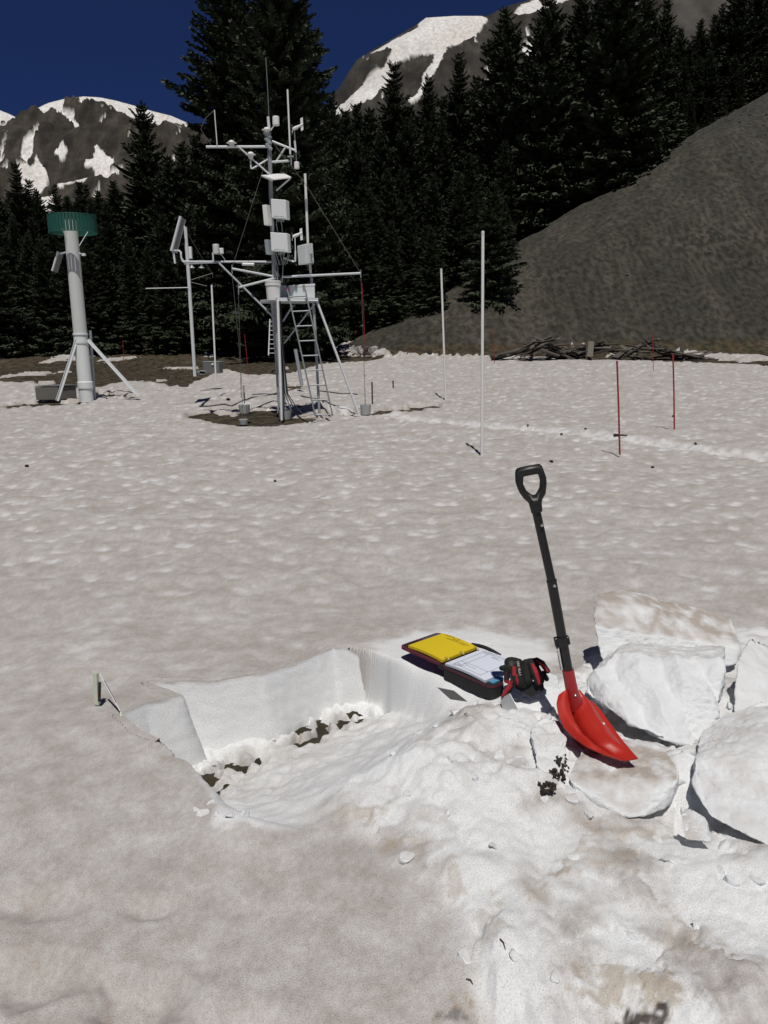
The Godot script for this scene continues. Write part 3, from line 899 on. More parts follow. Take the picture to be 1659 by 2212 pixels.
func build_trees() -> void:
	for i in 5: boughs.append(make_bough(900 + i, 18))
	for i in 5: big_boughs.append(make_bough(950 + i, 34, .6))
	for s in [[20.0, 3.7, 66, 11, .03, 1, .36, .72], [20.0, 2.9, 66, 10, .04, 2, .36, .75], [20.0, 2.2, 64, 9, .05, 3, .42, .66], [20.0, 3.3, 66, 11, .02, 4, .45, .8], [28.0, 3.3, 92, 12, .04, 5, .42, .32], [28.0, 3.2, 92, 12, .06, 6, .46, .34], [9.0, 2.9, 26, 8, .01, 7, .2, .85]]:
		var p := make_tree("spruce_tree", s[0], s[1], s[2], s[3], s[4], s[5], s[6], s[7])
		p.set_meta("h", s[0])
		protos.append(p)
	# the big pair behind the tower and other trees that one can tell apart
	plant(4, 592, -190, 39.0, .86, "huge dark spruce straight behind the tower, its top out of the photo", "")
	plant(5, 486, -150, 44.0, .88, "tall spruce left of the huge one behind the tower, its top out of the photo", "")
	plant(5, 655, 60, 52.0, .72, "tall spruce just right of the huge spruce behind the tower", "")
	plant(3, 305, 224, 62.0, 1.0, "broad spruce standing in front of the left snowy peak", "")
	plant(2, 850, 136, 72.0, 1.05, "narrow pointed spruce in front of the snowfield of the right ridge", "")
	plant(2, 992, 112, 70.0, .95, "slim pointed spruce in front of the grey rock of the right ridge", "")
	plant(1, 926, 164, 74.0, .9, "spruce between the two slim pointed spruces below the right ridge", "")
	plant(0, 1092, 18, 62.0, 1.0, "full spruce rising past the right ridge line, left of its snow patches", "")
	plant(0, 1185, -20, 60.0, .95, "full spruce with snow patches of the ridge on both sides of its top", "")
	plant(1, 1258, -40, 63.0, 1.0, "spruce just right of the ridge's large snow patch, top out of the photo", "")
	plant(0, 1345, -110, 58.0, 1.1, "largest spruce of the right wall of trees, top out of the photo", "")
	plant(6, 1066, 385, 43.6, .92, "lone bushy spruce low on the hillside behind the tallest white stake", "")
	plant(6, 1583, 588, 44.8, 1.0, "small dark spruce alone on the hillside at far right", "")
	plant(6, 1216, 440, 72.0, .8, "low spruce bush at the crest of the hillside", "")
	plant(1, 1442, -8, 72.0, .9, "pointed spruce left of the bare scree at upper right", "")
	plant(0, 1600, -60, 84.0, 1.0, "large spruce at the upper right corner of the photo", "")
	plant(2, 32, 352, 58.0, 1.0, "thin spruce at the far left in front of the left peak's gully", "")
	plant(2, 76, 408, 64.0, .8, "small thin spruce in front of the snow gully at far left", "")
	# the forest wall at right, in rows one behind another
	var nth := 0
	for q in [[712, 204, 84], [744, 236, 80], [770, 224, 90], [800, 236, 84], [886, 232, 76], [958, 205, 82], [1030, 165, 78], [1046, 172, 70], [1140, 120, 66], [1160, 150, 80], [1230, 120, 70], [1300, -30, 70], [1400, -30, 66],
			[1515, 42, 88], [1490, 90, 84], [1545, 30, 92], [1562, 6, 90], [1640, -40, 92], [1665, -20, 96], [1470, 60, 90], [1420, 60, 76]]:
		plant([0, 1, 2, 3][rng.randi() % 4], q[0], q[1], q[2], rng.randf_range(.85, 1.1), "spruce in the right skyline, %s" % SKY[nth], "spruces of the wall above the hillside")
		nth += 1
	for row in [[700, 1050, 310, 130, 58.0, 13, "back row of the wood between tower and hillside"], [690, 1120, 400, 90, 51.0, 13, "middle row of the wood between tower and hillside"], [700, 960, 470, 60, 46.0, 8, "lowest front row of the wood right of the tower"],
			[1060, 1420, 200, -40, 64.0, 10, "tall row rising behind the hillside crest"], [1080, 1360, 300, 40, 60.0, 9, "lower row standing along the hillside crest"], [1400, 1700, 130, -60, 80.0, 9, "far row at the upper right corner"], [1380, 1640, 200, 20, 76.0, 8, "nearer row on the upper right crest"]]:
		for k in int(row[5]):
			var x := lerpf(row[0], row[1], (k + .5) / row[5]) + rng.randf_range(-14, 14)
			plant([0, 1, 3, 1][rng.randi() % 4], x, row[2] + rng.randf_range(-row[3], row[3]) * .5, row[4] + rng.randf_range(-2.5, 2.5), rng.randf_range(.9, 1.15), "spruce %s from left in the %s" % [ORD[k], row[6]], "spruces of the wall above the hillside")
	# the wood at left
	for row in [[-60, 420, 505, 70, 47.0, 11, "front row of the wood behind the gauge"], [-80, 420, 455, 60, 55.0, 12, "second row of the wood behind the gauge"], [110, 290, 405, 40, 78.0, 8, "short row below the left peak's snow"], [-60, 100, 410, 50, 66.0, 5, "back row at the far left edge"],
			[330, 470, 330, 90, 60.0, 6, "row left of the two huge spruces"], [380, 540, 470, 80, 48.0, 6, "row behind the solar panel pole"], [130, 420, 420, 40, 95.0, 10, "farthest row below the left peak"], [540, 720, 420, 80, 47.0, 6, "low row at the foot of the huge spruce"]]:
		for k in int(row[5]):
			var x := lerpf(row[0], row[1], (k + .5) / row[5]) + rng.randf_range(-10, 10)
			var lb := "spruce %s from left in the %s" % [ORD[k], row[6]]
			if row[4] < 90.0 and absf(x - 285.0) < 42.0 and row[2] > 350: 
				plant(2, x, 520 + rng.randf_range(-20, 30), row[4], .9, lb, "spruces of the wood at left")
				continue
			plant([0, 1, 3, 2][rng.randi() % 4], x, row[2] + rng.randf_range(-row[3], row[3]) * .5, row[4] + rng.randf_range(-2.0, 2.0), rng.randf_range(.9, 1.15), lb, "spruces of the wood at left")
	for p in protos: p.free()

# ---------------------------------------------------------------- snow blocks
func hull_planes(pts: Array, c: Vector3) -> Array:
	var out := []
	var n := pts.size()
	for i in n:
		for j in range(i + 1, n):
			for k in range(j + 1, n):
				var nn: Vector3 = (pts[j] - pts[i]).cross(pts[k] - pts[i])
				if nn.length() < 1e-7: continue
				nn = nn.normalized()
				if nn.dot(pts[i] - c) < 0.0: nn = -nn
				var ok := true
				for m in n:
					if nn.dot(pts[m] - pts[i]) > 1e-4: ok = false; break
				if ok: out.append([nn, maxf(nn.dot(pts[i] - c), .004)])
	return out
func snow_block(called: String, label: String, pts: Array, N: int, rough: float, dirt_dir: Vector3, dirt: float, groove: Vector3, gamp: float, sd_: int, group := "", soft := 40.0, cat := "snow block", axis := Vector3(.05, .03, -1)) -> void:
	var c := Vector3.ZERO
	for p in pts: c += p
	c /= pts.size()
	var pl := hull_planes(pts, c)
	var n1 := noise(4.6, sd_, 3)
	var n2 := noise(24.0, sd_ + 1, 4)
	var n3 := cells(16.0, sd_ + 2)
	var n4 := noise(38.0, sd_ + 4, 3)
	var nd := noise(9.0, sd_ + 3, 4)
	var st := mb()
	st.set_smooth_group(0)
	var ax := [[Vector3.RIGHT, Vector3.UP, Vector3.BACK], [Vector3.LEFT, Vector3.UP, Vector3.FORWARD], [Vector3.UP, Vector3.BACK, Vector3.RIGHT], [Vector3.DOWN, Vector3.FORWARD, Vector3.RIGHT], [Vector3.BACK, Vector3.UP, Vector3.LEFT], [Vector3.FORWARD, Vector3.UP, Vector3.RIGHT]]
	var g2 := groove.normalized() if groove.length() > 0.01 else Vector3.ZERO
	# a frame that fits the block, so that the grid stays even on a thin slab
	var e3 := axis.normalized()
	var e1 := side(e3)
	var e2 := e3.cross(e1)
	var hx := 0.0; var hy := 0.0; var hz := 0.0
	for p in pts:
		hx = maxf(hx, absf((p - c).dot(e1))); hy = maxf(hy, absf((p - c).dot(e2))); hz = maxf(hz, absf((p - c).dot(e3)))
	for f in ax:
		var vs := []
		var cs := []
		var base := []
		for i in N + 1:
			for j in N + 1:
				var d: Vector3 = (f[0] + f[1] * tan((2.0 * i / N - 1.0) * PI / 4) + f[2] * tan((2.0 * j / N - 1.0) * PI / 4))
				d = (e1 * d.x * hx + e2 * d.y * hy + e3 * d.z * hz).normalized()
				var s := 0.0
				var nb := Vector3.ZERO
				var wm := 0.0
				var tm := 0.0
				for q in pl: tm = maxf(tm, q[0].dot(d) / q[1])
				for q in pl:
					var dn: float = q[0].dot(d)
					if dn > 0.0:
						var w := pow(dn / q[1] / tm, soft)
						s += w
						nb += q[0] * w
						wm = maxf(wm, w)
				var rr := pow(s, -1.0 / soft) / tm
				nb = (nb / s).normalized()
				var p := c + d * rr
				var disp := n1.get_noise_3dv(p) * rough * .65 + n2.get_noise_3dv(p) * rough * .16 * smoothstep(-.2, .4, n1.get_noise_3dv(p * 1.7 + Vector3(3, 1, 2))) + n3.get_noise_3dv(p) * rough * .10 + n4.get_noise_3dv(p) * .0032
				disp -= rough * .45 * (1.0 - wm / s) * clampf(.55 + n2.get_noise_3dv(p * .8) * 1.2, 0.0, 1.4)
				if gamp > 0.0:
					var w2 := absf(fposmod(p.dot(g2) * 6.4 + n1.get_noise_3dv(p * .5) * .35, 1.0) * 2.0 - 1.0) * 2.0 - 1.0
					disp += gamp * .8 * w2 * smoothstep(-.2, .6, nb.dot(Vector3(-.3, .2, 1).normalized()))
				base.append(p)
				p += nb * disp
				vs.append(p)
				var dm := clampf((nb.dot(dirt_dir) - .55) * 3.0, 0.0, 1.0) * dirt + dirt * .12
				dm *= clampf(.75 + nd.get_noise_3dv(p) * 1.3, 0.0, 1.3)
				cs.append(Color(.79, .82, .845).lerp(Color(.45, .40, .36), clampf(dm, 0, 1)))
		var mid := (N / 2) * (N + 1) + N / 2
		var flip: bool = (base[mid + N + 1] - base[mid]).cross(base[mid + N + 2] - base[mid]).dot(base[mid] - c) > 0.0
		for i in N:
			for j in N:
				var a := i * (N + 1) + j
				for t in [[a, a + N + 1, a + N + 2], [a, a + N + 2, a + 1]]:
					var o: Array = [t[0], t[2], t[1]] if flip else t
					for k in o:
						st.set_color(cs[k]); st.add_vertex(vs[k])
	st.generate_normals()
	tag(obj(called, st, M.block), label, cat, group)

# solid whose front outline is seen at (px,py) pairs, each with its own distance, and which reaches back by off
func slab_pts(q: Array, off: Vector3) -> Array:
	var out := []
	for i in range(0, q.size(), 3):
		var p := U(q[i], q[i + 1], q[i + 2])
		out.append(p); out.append(p + off)
	return out

func build_blocks() -> void:
	snow_block("snow_block", "big back slab of dug snow lying tilted, dirty old surface on top",
		slab_pts([1280, 1350, 3.85, 1290, 1420, 3.8, 1330, 1480, 3.75, 1600, 1440, 3.9, 1610, 1400, 3.95, 1350, 1330, 3.95], Vector3(.06, .06, -.26)) + [U(1345, 1285, 4.05), U(1380, 1295, 4.2)],
		60, .022, Vector3(-.1, 1, -.1).normalized(), .95, Vector3.ZERO, 0.0, 501)
	snow_block("snow_block", "largest white snow block behind the red shovel blade, with spade grooves in its face",
		slab_pts([1262, 1465, 3.42, 1258, 1500, 3.38, 1330, 1545, 3.2, 1440, 1610, 3.08, 1520, 1620, 3.1, 1560, 1545, 3.2, 1572, 1420, 3.36, 1450, 1425, 3.42, 1330, 1405, 3.5], Vector3(.12, -.05, -.26)),
		80, .022, Vector3(.2, 1, -.6).normalized(), .35, Vector3(.90, .38, .1), .026, 511)
	snow_block("snow_block", "thin white snow slab with pointed top at the right edge behind the other blocks",
		slab_pts([1590, 1420, 3.45, 1580, 1540, 3.3, 1700, 1580, 3.2, 1720, 1480, 3.4], Vector3(.14, .02, -.2)),
		44, .014, Vector3.UP, .2, Vector3.ZERO, 0.0, 521)
	snow_block("snow_block", "large smooth snow block at the right edge, cut off by the photo's border",
		slab_pts([1495, 1640, 2.86, 1487, 1700, 2.80, 1530, 1770, 2.66, 1660, 1836, 2.52, 1780, 1840, 2.55, 1790, 1600, 2.80, 1650, 1560, 2.98, 1540, 1600, 2.95], Vector3(.12, -.02, -.24)),
		70, .018, Vector3(.3, 1, -.2).normalized(), .4, Vector3.ZERO, 0.0, 531)
	snow_block("snow_block", "rounded snow block right under the tip of the red shovel blade",
		[H(1218, 1686, .085), H(1330, 1670, .10), H(1474, 1684, .09), H(1252, 1620, .10), H(1440, 1604, .095), H(1340, 1592, .10), H(1466, 1640, .09), H(1250, 1732, .0), H(1365, 1776, -.005), H(1450, 1746, .0), H(1480, 1690, .0), H(1300, 1640, -.05), H(1450, 1640, -.05), H(1225, 1700, 0.03)],
		60, .016, Vector3(-.1, 1, -.1).normalized(), .8, Vector3.ZERO, 0.0, 541, "", 22.0, "snow block", Vector3.UP)
	snow_block("snow_block", "lumpy snow chunk left of the shovel blade with dark soil on its side",
		slab_pts([1145, 1620, 3.0, 1150, 1680, 2.92, 1200, 1700, 2.88, 1238, 1650, 2.96, 1228, 1600, 3.06, 1180, 1590, 3.08], Vector3(.02, .02, -.16)),
		48, .030, Vector3.UP, .25, Vector3.ZERO, 0.0, 551, "", 9.0)
	snow_block("snow_block", "clean cut snow block that the gloves hang over",
		slab_pts([1085, 1490, 3.52, 1092, 1570, 3.40, 1200, 1570, 3.40, 1215, 1490, 3.50, 1150, 1468, 3.55], Vector3(.02, .0, -.16)),
		44, .010, Vector3.UP, .02, Vector3.ZERO, 0.0, 561)
	snow_block("snow_block", "flat little snow slab lying below the gap between two large blocks",
		slab_pts([1474, 1790, 2.60, 1478, 1815, 2.56, 1540, 1822, 2.53, 1530, 1800, 2.58, 1490, 1775, 2.62], Vector3(.02, .01, -.07)),
		24, .010, Vector3.UP, .45, Vector3.ZERO, 0.0, 571)
	# crumbs of dug snow
	var places := [[440, 1765, .05], [470, 1775, .035], [500, 1782, .04], [530, 1770, .035], [425, 1750, .03], [455, 1735, .04], [540, 1640, .03], [460, 1650, .05], [500, 1655, .04], [590, 1600, .03], [850, 1650, .035], [905, 1600, .045], [940, 1590, .04], [985, 1570, .05], [1030, 1560, .045], [1070, 1545, .04], [1110, 1600, .05], [1080, 1660, .05], [1030, 1720, .04], [970, 1690, .04], [880, 1730, .035], [820, 1700, .03], [1170, 1740, .05], [1120, 1800, .045], [1060, 1840, .05], [960, 1780, .05], [880, 1860, .06], [1240, 1850, .05], [1330, 1830, .04], [1420, 1800, .05], [1440, 1860, .06], [1560, 1880, .05], [1250, 1470, .05], [1225, 1500, .045], [1000, 2070, .05], [1120, 2080, .06], [1200, 2120, .04], [1370, 2010, .05], [1500, 1990, .04], [1260, 1520, .05], [1285, 1545, .06], [1310, 1560, .045], [1480, 1660, .06], [1470, 1700, .05], [1490, 1730, .06], [1450, 1630, .05], [1400, 1605, .05], [1560, 1590, .06], [1580, 1560, .06], [1530, 1610, .05], [1215, 1720, .05], [1235, 1740, .06], [1270, 1760, .05], [1520, 1780, .06], [1560, 1820, .06], [1610, 1850, .06], [1140, 1690, .05], [1130, 1630, .05], [1120, 1660, .045], [1195, 1560, .05], [1180, 1580, .055], [1270, 1440, .06], [1255, 1460, .05], [1640, 1900, .06], [1580, 1900, .05]]
	for k in places.size():
		var q: Array = places[k]
		var b := H(q[0], q[1], -.30 if q[1] < 1660 and q[0] < 620 else .03)
		q[2] *= .62
		b.y = snow_h(b.x, b.z) - q[2] * .05
		var pts := []
		rng.seed = 7000 + k
		for i in 9:
			var d := Vector3(rng.randf_range(-1, 1), rng.randf_range(-.8, .8), rng.randf_range(-1, 1)).normalized()
			pts.append(b + d * q[2] * rng.randf_range(.75, 1.15))
		snow_block("snow_crumb", "loose crumb of dug snow " + ("at the near lip of the pit" if q[1] > 1660 and q[0] < 620 else ("on the pit floor" if q[0] < 620 else ("on the spoil left of the shovel" if q[1] < 1760 and q[0] < 1200 else ("beside the gloves" if q[1] < 1520 else ("wedged between or below the big snow blocks" if q[1] < 1905 and q[0] > 1200 else "on the spoil at the bottom of the photo"))))), pts, 11, q[2] * .30, Vector3.UP, .30, Vector3.ZERO, 0.0, 600 + k * 5, "loose crumbs of dug snow", 8.0, "snow lump")
	# dark soil clods on the heap
	var clods := [[1212, 1655, 2.86, .022], [1205, 1680, 2.84, .022], [1183, 1708, 2.83, .024], [1216, 1640, 2.88, .014]]
	for k in clods.size():
		var q: Array = clods[k]
		rng.seed = 7900 + k
		var st := mb()
		var c0 := H(q[0], q[1], .07)
		c0.y = maxf(snow_h(c0.x, c0.z), .01) + .01
		for i in 26:
			var p: Vector3 = c0 + Vector3(rng.randf_range(-1, 1), rng.randf_range(-.3, .5), rng.randf_range(-1.3, 1.3)) * q[3]
			var e: float = q[3] * rng.randf_range(.15, .34)
			cbox(st, p, Vector3(rng.randf_range(.5, 1), rng.randf_range(-.5, .5), rng.randf_range(-.5, .5)).normalized() * e, Vector3(rng.randf_range(-.5, .5), 1, 0).normalized() * e * .7, Vector3(0, rng.randf_range(-.4, .4), 1).normalized() * e, e * .25)
		tag(obj("soil_clod", st, M.soil), "dark clod of soil stuck between the snow chunks below the shovel blade", "soil clod", "soil clods below the shovel")

# ---------------------------------------------------------------- the shovel
func build_shovel() -> void:
	var foot := U(1232, 1505, 3.22)
	var t := thing("snow_shovel", "snow shovel with red blade and black D-grip shaft stuck upright in the snow", "shovel", "", foot)
	var top := U(1157, 1098, 3.12)
	var joint := U(1191.5, 1254, 3.155)
	var low := U(1227, 1447, 3.205)
	var sock := U(1241, 1520, 3.225)
	var ax := (low - top).normalized()
	var rt := ax.cross(Vector3(0, 0, 1)).normalized() * -1.0
	var st := mb(); tube(st, top, joint + ax * .02, .0172, -1, 18); obj("upper_shaft", st, M.black_shaft, t)
	st = mb(); tube(st, joint, low, .0198, -1, 18); tube(st, joint - ax * .002, joint + ax * .004, .0208, -1, 18); obj("lower_shaft", st, M.black_shaft, t)
	for q in [[1171, 1135, 3.10], [1198, 1266, 3.135]]:
		st = mb()
		var c := U(q[0], q[1], q[2])
		lathe(st, c, (cam.position - c).normalized(), [Vector2(.006, -.006), Vector2(.006, .001), Vector2(.004, .004), Vector2(0, .005)], 12)
		obj("button", st, M.bolt, t)
	# D grip: rounded frame with a pointed opening
	var gu := (U(1147, 1022, 3.10) - U(1158, 1085, 3.115)).normalized()
	var gr := gu.cross(Vector3(0, 0, 1)); gr = (gr - gu * gr.dot(gu)).normalized()
	if gr.x < 0: gr = -gr
	var gn := gr.cross(gu)
	var G0 := U(1157, 1090, 3.115)
	var outer := [[-.021, -.022], [.021, -.022], [.024, .01], [.045, .035], [.056, .075], [.058, .10], [.050, .146], [.040, .156], [-.044, .156], [-.056, .146], [-.062, .10], [-.056, .065], [-.042, .032], [-.024, .01]]
	var inner := [[.008, .040], [.026, .062], [.033, .09], [.030, .117], [-.028, .117], [-.034, .09], [-.026, .062], [-.006, .040]]
	var half := Vector3.ZERO
	st = mb()
	var th := .0165
	var im: Array[Vector2] = []
	var rim := func(p: Array, k: float, zz: float) -> Vector3: return G0 + gr * p[0] * k + gu * (.08 + (p[1] - .08) * k) + gn * zz
	# faces between outline and opening, with rounded shoulders
	var NN := 28
	var samp := func(poly: Array, a: float) -> Array:
		var dir := Vector2(cos(a), sin(a))
		var best := 0.0
		for i in poly.size():
			var p0 := Vector2(poly[i][0], poly[i][1] - .08)
			var p1 := Vector2(poly[(i + 1) % poly.size()][0], poly[(i + 1) % poly.size()][1] - .08)
			var x = Geometry2D.segment_intersects_segment(Vector2.ZERO, dir * .5, p0, p1)
			if x != null: best = maxf(best, x.length())
		return [dir.x * best, .08 + dir.y * best]
	var ringpts := []
	NN = 48
	for i in NN:
		var a := TAU * i / NN + .02
		var o: Array = samp.call(outer, a)
		var n_: Array = samp.call(inner, a)
		var mid := [(o[0] + n_[0]) * .5, (o[1] + n_[1]) * .5]
		var hw := Vector2(o[0] - n_[0], o[1] - n_[1]).length() * .5
		var cs := []
		for k in 12:
			var b := TAU * k / 12
			var cx := signf(cos(b)) * pow(absf(cos(b)), .55)
			var cz := signf(sin(b)) * pow(absf(sin(b)), .55)
			var px_: float = mid[0] + (o[0] - n_[0]) * .5 * cx
			var py_: float = mid[1] + (o[1] - n_[1]) * .5 * cx
			cs.append(G0 + gr * px_ + gu * py_ + gn * cz * th)
		cs.append(G0 + gr * mid[0] + gu * mid[1])
		ringpts.append(cs)
	for i in NN:
		var A: Array = ringpts[i]
		var B: Array = ringpts[(i + 1) % NN]
		for k in 12:
			var q := (k + 1) % 12
			var nA: Vector3 = (A[k] - A[12]).normalized(); var nB: Vector3 = (B[k] - B[12]).normalized()
			var nA2: Vector3 = (A[q] - A[12]).normalized(); var nB2: Vector3 = (B[q] - B[12]).normalized()
			tri(st, A[k], B[k], B[q], nA, nB, nB2); tri(st, A[k], B[q], A[q], nA, nB2, nA2)
	tube(st, G0 - gu * .03, G0 + gu * .014, .0222, .026, 18)
	obj("grip", st, M.black_plastic, t)
	# clip with strap and sticker low on the shaft
	var cl := U(1214, 1385, 3.185)
	st = mb(); tube(st, cl - ax * .018, cl + ax * .02, .0235, -1, 18)
	cbox(st, cl - rt * .022, rt * .008, ax * .02, Vector3(0, 0, .012), .003); cbox(st, cl + rt * .022, rt * .008, ax * .017, Vector3(0, 0, .012), .003)
	obj("shaft_clip", st, M.black_plastic, t)
	st = mb(); cbox(st, cl + ax * .07 - rt * .0235, rt * .003, ax * .045, Vector3(0, 0, .010), .001); obj("sticker", st, M.sticker, t)
	st = mb(); cbox(st, cl + ax * .085 - rt * .024, rt * .0036, ax * .03, Vector3(0, 0, .007), .001); obj("sticker", st, M.blue_sticker, t)
	# socket
	st = mb()
	var socket_r := [.0235, .024, .025, .030, .036, .030]
	var sp := [low, low.lerp(sock, .3), low.lerp(sock, .6), low.lerp(sock, .8), sock, sock + (sock - low) * .18]
	for i in 5: tube(st, sp[i], sp[i + 1], socket_r[i], socket_r[i + 1], 18, i == 0 or i == 4)
	obj("socket", st, M.red_socket, t)
	st = mb()
	var bc := U(1243, 1503, 3.19)
	lathe(st, bc, (cam.position - bc).normalized(), [Vector2(.006, -.01), Vector2(.006, .001), Vector2(.003, .003), Vector2(0, .004)], 12)
	obj("bolt", st, M.bolt, t)
	# blade: a dished sheet with two lobes and a channel between them; edges at left, channel, right
	var L := [[1206, 1503, 3.20], [1202, 1520, 3.17], [1206, 1545, 3.13], [1218, 1572, 3.09], [1240, 1596, 3.05], [1270, 1616, 2.97], [1305, 1632, 2.92], [1338, 1643, 2.88]]
	var C := [[1229, 1508, 3.25], [1231, 1524, 3.235], [1236, 1546, 3.20], [1246, 1572, 3.13], [1264, 1597, 3.07], [1290, 1616, 2.99], [1322, 1632, 2.96], [1352, 1645, 2.90]]
	var R := [[1258, 1506, 3.27], [1278, 1517, 3.26], [1296, 1534, 3.22], [1313, 1557, 3.16], [1330, 1581, 3.09], [1347, 1604, 3.01], [1363, 1623, 2.95], [1378, 1640, 2.90]]
	var rows := 28
	var cols := 50
	var gridp := []
	for i in rows + 1:
		var f := float(i) / rows * 7.0
		var k := mini(int(f), 6)
		var u := f - k
		var ed := []
		for e in [L, C, R]:
			var a: Array = e[k]
			var b: Array = e[k + 1]
			ed.append(U(lerpf(a[0], b[0], u), lerpf(a[1], b[1], u), lerpf(a[2], b[2], u)))
		var row := []
		var fade := 1.0 - smoothstep(.45, .95, float(i) / rows)
		for j in cols + 1:
			var s := float(j) / cols
			var p: Vector3
			var nrm: Vector3 = ((ed[2] - ed[0]).cross(U(1345, 1640, 2.98) - sock)).normalized()
			if nrm.dot(cam.position - ed[1]) < 0: nrm = -nrm
			if s < .36:
				var q := s / .36
				p = ed[0].lerp(ed[1], q) + nrm * (.034 * sin(q * PI) * fade + .004)
			else:
				var q := (s - .36) / .64
				p = ed[1].lerp(ed[2], q) + nrm * (.036 * sin(minf(q * 1.15, 1.0) * PI) * fade + .004)
			p -= nrm * .062 * exp(-pow((s - .36) / .042, 2.0)) * fade
			row.append([p, nrm])
		gridp.append(row)
	st = mb()
	st.set_smooth_group(0)
	for sgn in [0.0, -.0045]:
		for i in rows:
			for j in cols:
				var a: Vector3 = gridp[i][j][0] + gridp[i][j][1] * sgn
				var b: Vector3 = gridp[i + 1][j][0] + gridp[i + 1][j][1] * sgn
				var c: Vector3 = gridp[i + 1][j + 1][0] + gridp[i + 1][j + 1][1] * sgn
				var d: Vector3 = gridp[i][j + 1][0] + gridp[i][j + 1][1] * sgn
				var want: Vector3 = gridp[i][j][1] * (1.0 if sgn == 0.0 else -1.0)
				for tr in [[a, b, c], [a, c, d]]:
					if (tr[1] - tr[0]).cross(tr[2] - tr[0]).dot(want) > 0: tr = [tr[0], tr[2], tr[1]]
					for v in tr: st.add_vertex(v)
	# rim between the two skins
	var rimpts := []
	for i in rows + 1: rimpts.append(gridp[i][0])
	for j in range(1, cols + 1): rimpts.append(gridp[rows][j])
	for i in range(rows - 1, -1, -1): rimpts.append(gridp[i][cols])
	for j in range(cols - 1, -1, -1): rimpts.append(gridp[0][j])
	st.set_smooth_group(1)
	for i in rimpts.size() - 1:
		var a: Vector3 = rimpts[i][0]; var b: Vector3 = rimpts[i + 1][0]
		var c: Vector3 = b - rimpts[i + 1][1] * .0045; var d: Vector3 = a - rimpts[i][1] * .0045
		for v in [a, c, b, a, d, c]: st.add_vertex(v)
	st.generate_normals()
	obj("blade", st, M.red_plastic, t)
	st = mb()
	var hc := U(1310, 1572, 3.2)
	var hg: Array = gridp[14][40]
	lathe(st, hg[0] + hg[1] * .0005, hg[1], [Vector2(.0055, -.001), Vector2(.0055, .001), Vector2(0, .0014)], 12)
	obj("blade_rivet", st, M.white, t)

